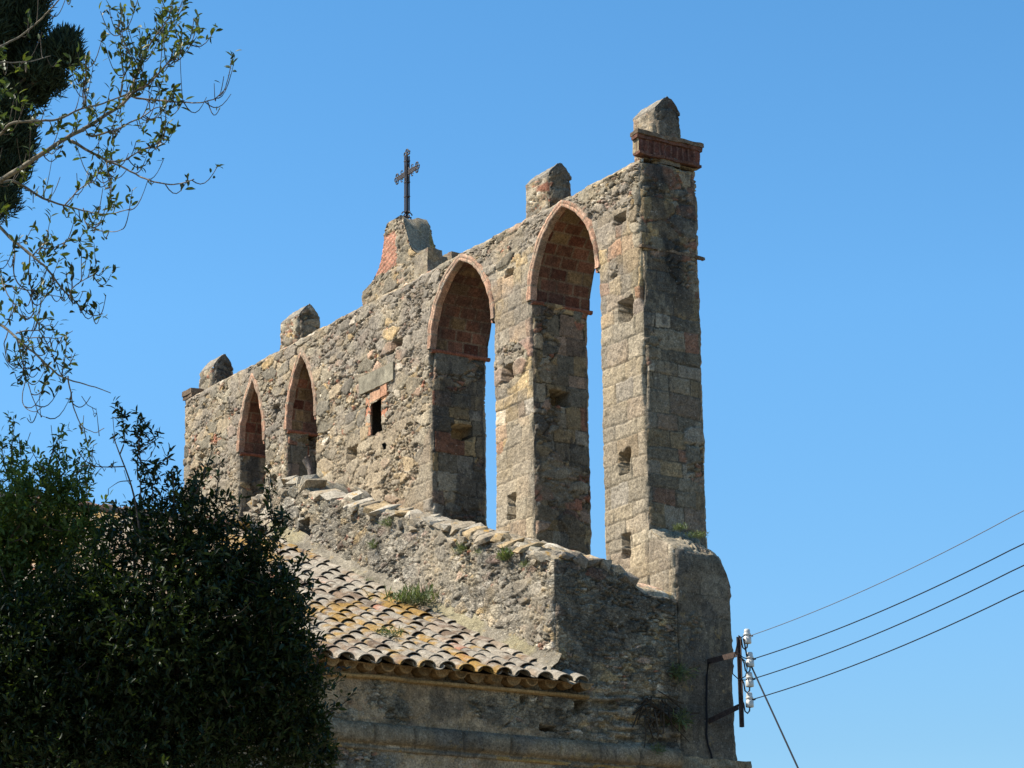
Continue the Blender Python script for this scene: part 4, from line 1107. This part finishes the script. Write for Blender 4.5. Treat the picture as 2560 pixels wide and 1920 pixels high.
weed(1198, 1382, 1, yt, .10, 60, 'tiny low tuft between two larger ones under the coping', .5, (0, -.5, 0))
weed(1267, 1398, 1, yt, .24, 150, 'tall thin tuft standing below the orange lichened coping stone', .8, (0, -.4, 0), wid=.4)
weed(1315, 1414, 1, yt, .12, 60, 'small tuft under the coping nearest the parapet corner', .5, (0, -.5, 0))
weed(973, 1316, 1, yt, .22, 70, 'thin weed high on the parapet, left of the lichened slabs', .9, (0, -.3, 0), wid=.3)
weed(936, 1368, 1, yt, .18, 60, 'faint weed on the middle of the parapet face', .7, (0, -.4, 0), wid=.3)
weed(1698, 1325, 0, .30, .15, 130, 'green tuft on the buttress ledge against the pier', .9)
weed(1741, 1345, 0, .42, .15, 170, 'bushy tuft on the outer slope of the buttress ledge', .7, (.3, 0, 0), wid=.7)
weed(1692, 1680, 0, XW + .02, .26, 160, 'dark green weed in the joint between ruined wall and buttress', .1, (.5, 0, -.2), wid=.5)
weed(1694, 1800, 0, XW + .02, .26, 160, 'dark weed lower in the same joint beside the dead creeper', .1, (.5, 0, -.2), wid=.5)
weed(1645, 1880, 0, XW + .14, .16, 90, 'small weed on the stone cornice below the ruined wall', .5, (.4, 0, 0))
weed(1452, 1408, 0, XW - .05, .12, 60, 'little weed on the broken top of the shaded wall end', .7)
# tuft on the roof, on the tile surface
def roof_pt(px, py):
    r = ray(px, py); k = SLP                      # z = 8.42 + (XW-x)*k
    t = (8.46 + (XW - CAM[0]) * k - CAM[2]) / (r[2] + r[0] * k); return CAM + r * t
rp = roof_pt(972, 1592); weed(972, 1592, 1, rp[1], .20, 110, 'sparse weed sprouting between the tiles near the eave', .8, wid=.9)
rp = roof_pt(919, 1456); weed(919, 1456, 1, YP - .2, .12, 50, 'small weed by the pink tiles beside the mortar fillet', .7)
# dead creeper on the ruined wall end
dv = MB()
for k in range(34):
    p = hit(RG.uniform(1600, 1672), RG.uniform(1730, 1800), 0, XW + .04); d = np.array((RG.uniform(.0, .10), RG.normal() * .30, -RG.uniform(.05, .55)))
    t = np.linspace(0, 1, 7)[:, None]; q = p + d * t + np.array((.06, 0, -.12)) * np.sin(t * 3 + RG.uniform(0, 3)) * RG.uniform(-.6, 1)
    q[:, 0] = np.maximum(q[:, 0], XW + .01)
    dv.tube(q, RG.uniform(.006, .018), 5, np.array((.075, .058, .042)) * RG.uniform(.5, 1.4))
tag(dv.build('dead_creeper', M_BARK), 'tangle of dead brown creeper stems hanging on the ruined wall by the buttress', 'creeper')

# ------------------------------------------------------------------ trees
def curve(pl, n):
    pl = np.asarray(pl, float)
    s = np.concatenate([[0], np.cumsum(np.linalg.norm(np.diff(pl, axis=0), axis=1))]); s /= s[-1]
    q = np.stack([np.interp(np.linspace(0, 1, n), s, pl[:, i]) for i in range(pl.shape[1])], 1)
    for _ in range(2): q[1:-1] = .25 * q[:-2] + .5 * q[1:-1] + .25 * q[2:]
    return q
def leafcol(r, n, base, var=.45, yel=.12):
    c = np.array(base) * r.uniform(1 - var, 1 + var, (n, 1))
    y = (r.rand(n) < yel)[:, None]
    return np.where(y, c * np.array((2.0, 1.7, 1.0)), c)
def cluster(mb, r, c, axis, n, L, base, spread=.10, wratio=.36, yel=.12):
    """n leaves set round a twig end"""
    axis = axis / (np.linalg.norm(axis) + 1e-9)
    t = r.uniform(-1, .3, n)[:, None]
    P = c + axis * spread * t + r.normal(size=(n, 3)) * .008
    D = axis * r.uniform(.2, 1.0, (n, 1)) + rnd_dirs(r, n) * .85
    Ls = L * r.uniform(.6, 1.15, n)
    leaves(mb, P, D, rnd_dirs(r, n) + np.array((0, 0, 1.2)), Ls, Ls * wratio * r.uniform(.8, 1.2, n), leafcol(r, n, base, .45, yel))

# --- tree reaching in from the upper left
DB = 17.0
def A1(pts, k=.3858): return [(x * k, y * k) for x, y in pts]
def A2(pts, k=.3256): return [(x * k, 560 + y * k) for x, y in pts]
BR = [  # points, start radius px, end radius px, leafiness, twigs
 (A1([(-500, 1560), (-250, 1330), (0, 1170), (150, 1080), (300, 980), (450, 880), (560, 830), (680, 745), (790, 680)]), 8.5, 4.2, .6, 30),
 (A1([(790, 680), (860, 560), (910, 400), (960, 300), (1030, 200), (1080, 140), (1110, 60)]), 4, 1.2, 1.0, 22),
 (A1([(790, 680), (860, 600), (960, 550), (1050, 450), (1110, 380), (1180, 330), (1220, 250)]), 4, 1.2, 1.0, 22),
 (A1([(-400, 900), (0, 880), (60, 800), (150, 785), (370, 780), (440, 745), (520, 705), (640, 680), (740, 640), (850, 600), (930, 560)]), 5, 1.2, .75, 20),
 (A1([(460, 910), (590, 985), (700, 1045), (800, 1085), (900, 1140), (1000, 1180), (1100, 1195), (1190, 1190), (1260, 1160)]), 4, 1.2, .55, 12),
 (A1([(560, 870), (600, 885), (680, 860), (760, 840), (850, 790), (920, 760), (1000, 700), (1080, 690)]), 3, 1.1, .8, 14),
 (A1([(850, 620), (900, 640), (1000, 645), (1130, 660), (1300, 670), (1400, 640), (1470, 570)]), 3, .9, .35, 14),
 (A1([(700, 1045), (800, 1045), (900, 980), (1000, 940), (1060, 880), (1070, 820)]), 2.4, 1, .8, 12),
 (A1([(-400, 1250), (0, 1180), (100, 1170), (170, 1215), (260, 1280), (380, 1320), (480, 1350), (600, 1380), (720, 1390), (850, 1350)]), 5, 1.1, .6, 20),
 (A1([(420, 1330), (500, 1240), (600, 1160), (655, 1070)]), 2, .9, .6, 7),
 (A1([(540, 1350), (545, 1420), (560, 1460), (640, 1495), (740, 1505), (800, 1480)]), 1.6, .9, .35, 7),
 (A1([(-300, 420), (0, 300), (130, 240), (240, 150), (340, 50), (380, 0), (440, -60)]), 3.5, 1.6, .35, 10),
 (A1([(-300, 480), (0, 400), (100, 410), (250, 390), (330, 360)]), 2.5, 1, .5, 9),
 (A1([(780, 600), (800, 500), (860, 380), (820, 300), (780, 220), (760, 160)]), 2.2, 1, .9, 12),
 (A1([(560, 690), (540, 560), (560, 470), (550, 390)]), 1.8, .9, .9, 8),
 (A1([(690, 1050), (715, 1150), (715, 1270), (735, 1340)]), 1.8, 1, .5, 6),
 (A2([(-500, -330), (-200, -160), (0, 20), (60, 90), (140, 160), (230, 230), (330, 310), (400, 390), (480, 500), (560, 580), (620, 640), (700, 710), (790, 690)]), 6, 1.1, .7, 24),
 (A2([(100, 110), (115, 230), (100, 380), (140, 460), (230, 530), (250, 640), (270, 720), (330, 790), (400, 770)]), 2.2, 1, .3, 9),
 (A2([(-500, 420), (-200, 600), (0, 770), (80, 830), (150, 900), (250, 980), (340, 1060), (420, 1130), (470, 1175), (560, 1205), (640, 1225), (720, 1250), (850, 1295)]), 5, 1.0, .25, 16),
 (A2([(520, 1170), (545, 1300), (560, 1400), (600, 1510), (660, 1580), (740, 1605), (800, 1570)]), 2, .9, .05, 4),
 (A2([(130, 890), (160, 1000), (200, 1200), (170, 1300), (170, 1370), (210, 1430), (270, 1450), (330, 1400)]), 1.8, .9, .5, 9),
 (A2([(-200, 250), (0, 340), (20, 460), (60, 550), (120, 620), (140, 690), (240, 730), (270, 710)]), 2, 1, .35, 8),
 (A2([(20, 460), (130, 490), (250, 515), (400, 550), (500, 565)]), 1.8, .9, .3, 7),
 (A2([(120, 840), (200, 820), (300, 815), (340, 880), (380, 960), (420, 1050), (490, 1105), (545, 1070)]), 1.8, .9, .5, 9),
 (A2([(215, 1220), (250, 1330), (300, 1470), (370, 1490)]), 1.4, .8, .4, 5),
 (A2([(230, 230), (220, 400), (245, 560), (250, 640)]), 1.8, .9, .5, 6),
 (A2([(250, 250), (300, 180), (390, 190), (480, 150), (560, 90)]), 1.8, .9, 1.0, 7),
 (A2([(540, 570), (545, 500), (620, 440), (700, 400), (770, 340)]), 1.8, .9, 1.0, 8),
 (A2([(130, 830), (210, 880), (300, 870), (450, 880), (560, 820)]), 1.6, .8, .35, 6),
 (A2([(60, 830), (30, 920), (50, 1050), (130, 1110), (230, 1100)]), 1.6, .8, .3, 5),
]
trunk_b = at(-1150, 700, 17.3); trunk_b[2] = 0
tb = thing('overhanging_tree', 'sparse leafy tree reaching bare curling branches across the sky at the upper left', 'tree', trunk_b)
wood = MB(); lv = MB(); twg = MB(); rB = np.random.RandomState(7)
LB = (.046, .064, .022)
lean_pts = curve([trunk_b + ez * -.2, trunk_b + ez * 3 + CR * .2, trunk_b + ez * 6 + CR * .5, trunk_b + ez * 9 + CR * .4, trunk_b + ez * 11.5], 20)
tk = MB(); tk.tube(lean_pts, np.linspace(.22, .07, 20), 10, (.22, .19, .16)); tk.build('trunk', M_BARK, tb)
for bi, (pts, r0, r1, leafy, ntw) in enumerate(BR):
    q = curve(pts, max(10, len(pts) * 5))
    seg = np.concatenate([[0], np.cumsum(np.linalg.norm(np.diff(q, axis=0), axis=1))])
    ph = rB.uniform(0, 6.28); off = .35 * math.sin(bi * 1.7)
    dep = DB + off * np.clip(seg / 300, 0, 1) + .22 * np.sin(seg / 90 + ph) * np.clip(seg / 120, 0, 1)
    q = q + np.stack([2.2 * (vn(seg / 14, 0 * seg + bi, 5) - .5), 2.2 * (vn(seg / 14, 0 * seg + bi, 6) - .5)], 1)
    W3 = np.array([at(x, y, d) for (x, y), d in zip(q, dep)])
    if pts[0][0] < -60:
        zt_ = W3[0][2] - 1.0; base = np.array([np.interp(zt_, lean_pts[:, 2], lean_pts[:, i]) for i in range(3)])
        ext = curve([base, base * .5 + W3[0] * .5 + ez * .25, W3[0]], 8)[:-1]
        wood.tube(np.concatenate([ext, W3]), np.concatenate([np.linspace(r0 * 1.7, r0, len(ext)), np.linspace(r0, r1, len(W3))]) * DB / FPX, 7, (.19, .175, .14))
    else: wood.tube(W3, np.linspace(r0, r1, len(W3)) * DB / FPX, 6, (.22, .20, .175))
    for k in range(int(ntw * 1.15)):
        i = min(len(W3) - 2, int(len(W3) * rB.uniform(.12, 1.0)))
        tg = W3[i + 1] - W3[i]; tg /= np.linalg.norm(tg)
        d = rnd_dirs(rB, 1)[0]; d -= tg * (d @ tg); d = d * .8 + tg * .5 + CU * rB.uniform(-.5, .5)
        d /= np.linalg.norm(d); ln = rB.uniform(.06, .20)
        t = np.linspace(0, 1, 7)[:, None]
        c = W3[i] + d * ln * t + CU * ln * .75 * t ** 2 * rB.uniform(.5, 1.2) - CU * .25 * ln * np.sin(t * 3.1)
        twg.tube(c, np.linspace(1.5, .9, 7) * DB / FPX, 4, (.11, .10, .085), cap=False)
        if rB.rand() < leafy: cluster(lv, rB, c[-1], c[-1] - c[-3], rB.randint(4, 10), .064, LB, .10, .40)
        elif rB.rand() < .35: cluster(lv, rB, c[-1], c[-1] - c[-3], rB.randint(1, 4), .05, LB, .05, .38)
        if rB.rand() < leafy * .5: cluster(lv, rB, c[3], c[3] - c[1], rB.randint(2, 6), .058, LB, .07, .40)
# unseen crown clumps of this tree, added sunward to shade the lower-left evergreens
SD = np.array(SUN_DIR[:])
for (x, y, t, rad) in ((760, 1330, 4.3, .62), (720, 1560, 4.3, .62), (700, 1800, 4.4, .62), (560, 1350, 4.0, .65), (520, 1600, 4.0, .68), (480, 1820, 4.0, .68), (300, 1650, 3.8, .7), (250, 1850, 3.8, .7), (60, 1820, 3.4, .7)):
    c0 = at(x, y, 18.0) + SD * t
    for k in range(190):
        p = c0 + rnd_dirs(rB, 1)[0] * rad * rB.rand() ** .4
        cluster(lv, rB, p, rnd_dirs(rB, 1)[0] + ez * .4, 9, .075, LB, .12, .42)
    b_ = np.array([np.interp(c0[2] - .7, lean_pts[:, 2], lean_pts[:, i]) for i in range(3)])
    wood.tube(curve([b_, b_ * .5 + c0 * .5 + ez * .2, c0], 9), np.linspace(.05, .012, 9), 6, (.22, .2, .17))
wood.build('branch', M_BARK, tb); twg.build('twig', M_BARK, tb); lv.build('crown', M_LEAF, tb)

# --- bushy evergreens in the lower left
def bushy(name, label, blobs, sprigs, dc, base, LF, seed, nper, yel, trunk_px, limb=True):
    r = np.random.RandomState(seed)
    tp = at(trunk_px, 1700, dc + .2); tp[2] = 0
    root = thing(name, label, 'tree', tp)
    cr = MB(); wd = MB()
    top = at(trunk_px, 1650, dc + .2)
    stem = curve([tp - ez * .2, tp * .5 + top * .5 + CR * .1, top], 12)
    tm = MB(); tm.tube(stem, np.linspace(.17, .08, 12), 9, (.16, .13, .11)); tm.build('trunk', M_BARK, root)
    for (x, y, rp, k_) in blobs:
        rad = rp * dc / FPX; c0 = at(x, y, dc + r.uniform(-.25, .25))
        if limb: wd.tube(curve([stem[-1] - ez * r.uniform(0, .8), stem[-1] * .4 + c0 * .6 + rnd_dirs(r, 1)[0] * .15, c0 + ez * rad * .4], 9), np.linspace(.03, .006, 9), 6, np.array((.15, .125, .10)))
        n = int(nper * (rp / 100.) ** 2 * k_)
        for k in range(5):                             # shoots standing out of the crown
            d = rnd_dirs(r, 1)[0] + CR * (.25 if x < 600 else -.2) + ez * .3; d /= np.linalg.norm(d); st_ = c0 + d * rad * .75; ln_ = r.uniform(.10, .30)
            q = curve([st_, st_ + d * ln_ * .6, st_ + d * ln_ + ez * .3 * ln_], 6); wd.tube(q, np.linspace(.005, .0025, 6), 4, np.array((.12, .10, .085)), cap=False)
            for w_ in range(1, 6): cluster(cr, r, q[w_], q[w_] - q[w_ - 1] + rnd_dirs(r, 1)[0] * .04, r.randint(3, 7), LF * r.uniform(.9, 1.25), base, .07, .36, yel)
        for k in range(n):
            d = rnd_dirs(r, 1)[0]; d_ = d * np.array((1, 1, 1)); rr = rad * r.rand() ** .45 * (1 + .22 * (vn(np.array([d[0] * 3 + x]), np.array([d[2] * 3 + d[1] * 2]), seed)[0] - .3))
            p = c0 + d * rr
            cluster(cr, r, p, d * .6 + ez * .5 + rnd_dirs(r, 1)[0] * .5, r.randint(6, 12), LF * r.uniform(.8, 1.15), base, .10, .36, yel)
    for (pts, r0, leafy, n) in sprigs:
        q = curve([at(x, y, dc + .05 * math.sin(x)) for x, y in pts], 12)
        wd.tube(q, np.linspace(r0, r0 * .4, 12) * dc / FPX, 5, np.array((.12, .10, .085)))
        for k in range(n):
            i = r.randint(3, 12); tg = q[min(i, 11)] - q[i - 2]
            d = tg / np.linalg.norm(tg) * .6 + rnd_dirs(r, 1)[0]
            e = q[min(i, 11)] + d * r.uniform(.01, .07)
            if r.rand() < leafy: cluster(cr, r, e, d, r.randint(3, 8), LF, base, .06, .34, yel)
            else: wd.tube([q[min(i, 11)], q[min(i, 11)] + d * .06, q[min(i, 11)] + d * .1 + CU * .04], .0025, 4, np.array((.12, .10, .085)))
    wd.build('branch', M_BARK, root); cr.build('crown', M_LEAF, root)
    return root
bushy('evergreen_tree', 'large evergreen tree, almost black with shade, hiding the left part of the tiled roof',
      [(430, 1560, 230, 1), (60, 1900, 220, 1), (-60, 1700, 220, 1), (30, 1700, 200, 1), (250, 1500, 150, .9), (600, 1580, 170, 1), (330, 1720, 240, 1), (640, 1760, 170, 1), (480, 1880, 240, 1), (180, 1850, 230, 1), (120, 1620, 190, .9), (540, 1420, 130, .9), (440, 1340, 110, .75), (620, 1420, 90, .7), (340, 1330, 90, .7),
       (470, 1265, 45, .4), (530, 1310, 45, .4), (400, 1280, 50, .45), (650, 1360, 50, .5), (690, 1330, 28, .4), (700, 1480, 85, .8), (745, 1600, 60, .9), (770, 1710, 55, .9), (780, 1800, 50, .9), (795, 1890, 55, 1), (735, 1530, 45, .8), (690, 1660, 120, 1), (720, 1830, 100, 1)],
      [([(350, 1330), (335, 1234), (318, 1180), (299, 1137), (281, 1084)], 3.2, .0, 3), ([(299, 1137), (313, 1106), (309, 1060), (304, 1030), (297, 1010)], 2, 1, 20), ([(313, 1166), (270, 1168), (230, 1166), (196, 1164)], 1.8, .08, 8),
       ([(330, 1202), (300, 1203), (285, 1212), (271, 1222)], 1.5, 0, 1), ([(345, 1200), (342, 1160), (349, 1104), (352, 1068)], 2, 1, 30), ([(350, 1120), (375, 1108), (392, 1098), (402, 1090)], 1.5, .8, 9), ([(350, 1150), (385, 1155), (410, 1150), (430, 1140)], 1.5, .6, 7),
       ([(352, 1250), (350, 1200), (357, 1156), (345, 1130)], 1.6, .7, 12), ([(380, 1260), (382, 1210), (388, 1170)], 1.6, 1, 16), ([(430, 1290), (440, 1220), (428, 1185)], 1.6, 1, 14), ([(470, 1290), (480, 1230), (484, 1195)], 1.6, 1, 16), ([(500, 1300), (540, 1250), (600, 1250)], 1.6, .8, 12), ([(600, 1360), (650, 1320), (700, 1290), (722, 1275)], 1.8, .9, 16), ([(248, 1090), (243, 1040), (240, 1020)], 1.2, .3, 3)],
      18.0, (.019, .031, .011), .060, 11, 205, .10, 380)
bushy('young_evergreen_tree', 'lighter green evergreen tree at the left edge with upright sprigs against the sky',
      [(60, 1230, 95, .75), (160, 1210, 75, .7), (25, 1330, 110, .8), (140, 1310, 100, .8), (230, 1330, 75, .7), (40, 1450, 130, .8), (170, 1440, 110, .7), (-60, 1380, 140, .8), (-20, 1600, 140, .8)],
      [([(30, 1230), (28, 1150), (30, 1090), (34, 1040)], 1.6, .9, 16), ([(20, 1200), (5, 1130), (2, 1085)], 1.6, .9, 14), ([(110, 1220), (120, 1160), (140, 1110), (160, 1070)], 1.6, .85, 16), ([(60, 1220), (52, 1140), (50, 1100)], 1.5, .9, 14), ([(170, 1220), (195, 1160), (205, 1130), (216, 1118)], 1.6, 1, 14), ([(140, 1200), (150, 1130), (148, 1100)], 1.5, 1, 14), ([(200, 1220), (215, 1180), (225, 1150)], 1.5, .8, 8)],
      18.6, (.075, .115, .032), .060, 12, 235, .14, -160)

# --- cypress, farther back
rc = np.random.RandomState(3); DC = 32.0
cp = at(-130, 300, DC); cp[2] = 0
cy = thing('cypress_tree', 'dark dense cypress rising at the top left corner behind the thin branches', 'tree', cp)
tm = MB(); tm.tube(curve([cp - ez * .2, cp + ez * 7, cp + ez * 16], 14), np.linspace(.28, .05, 14), 10, (.15, .12, .10)); tm.build('trunk', M_BARK, cy)
ndl = MB(); wd = MB()
for (x, y, rp) in ((40, -30, 85), (70, 50, 50), (40, 130, 75), (95, 170, 45), (150, 125, 38), (172, 108, 26), (125, 205, 38), (90, 235, 40), (175, 150, 26), (20, 250, 62), (40, 330, 40), (45, 400, 34), (15, 350, 70), (10, 430, 55), (-5, 500, 48), (-50, 470, 90), (-90, 180, 150), (-80, 340, 130), (-100, 30, 150), (-100, 560, 80), (-130, -150, 150), (0, -120, 90), (100, -40, 38), (-150, 300, 150), (-130, -320, 130), (-130, -470, 100), (-130, -600, 70)):
    rad = rp * DC / FPX; c0 = at(x, y, DC + rc.uniform(-.3, .3))
    n = int(1500 * (rp / 100.) ** 2) + 60
    d = rnd_dirs(rc, n); P = c0 + d * rad * (rc.rand(n, 1) ** .42) * (1 + .25 * (vn(d[:, 0] * 4 + x, d[:, 2] * 4 + d[:, 1] * 3, 17) - .4))[:, None]
    for k in range(6):
        D = d * .35 + ez * .75 + rnd_dirs(rc, n) * .55
        L = rc.uniform(.07, .17, n)
        leaves(ndl, P + rc.normal(size=(n, 3)) * .03, D, rnd_dirs(rc, n), L * .9, L * .13, np.array((.022, .036, .020)) * rc.uniform(.5, 1.7, (n, 1)))
    wd.tube(curve([np.array((cp[0], cp[1], max(1, c0[2] - .8))), c0], 5), np.linspace(.05, .015, 5), 5, (.13, .11, .09))
wd.build('branch', M_BARK, cy); ndl.build('crown', M_NEEDLE, cy)
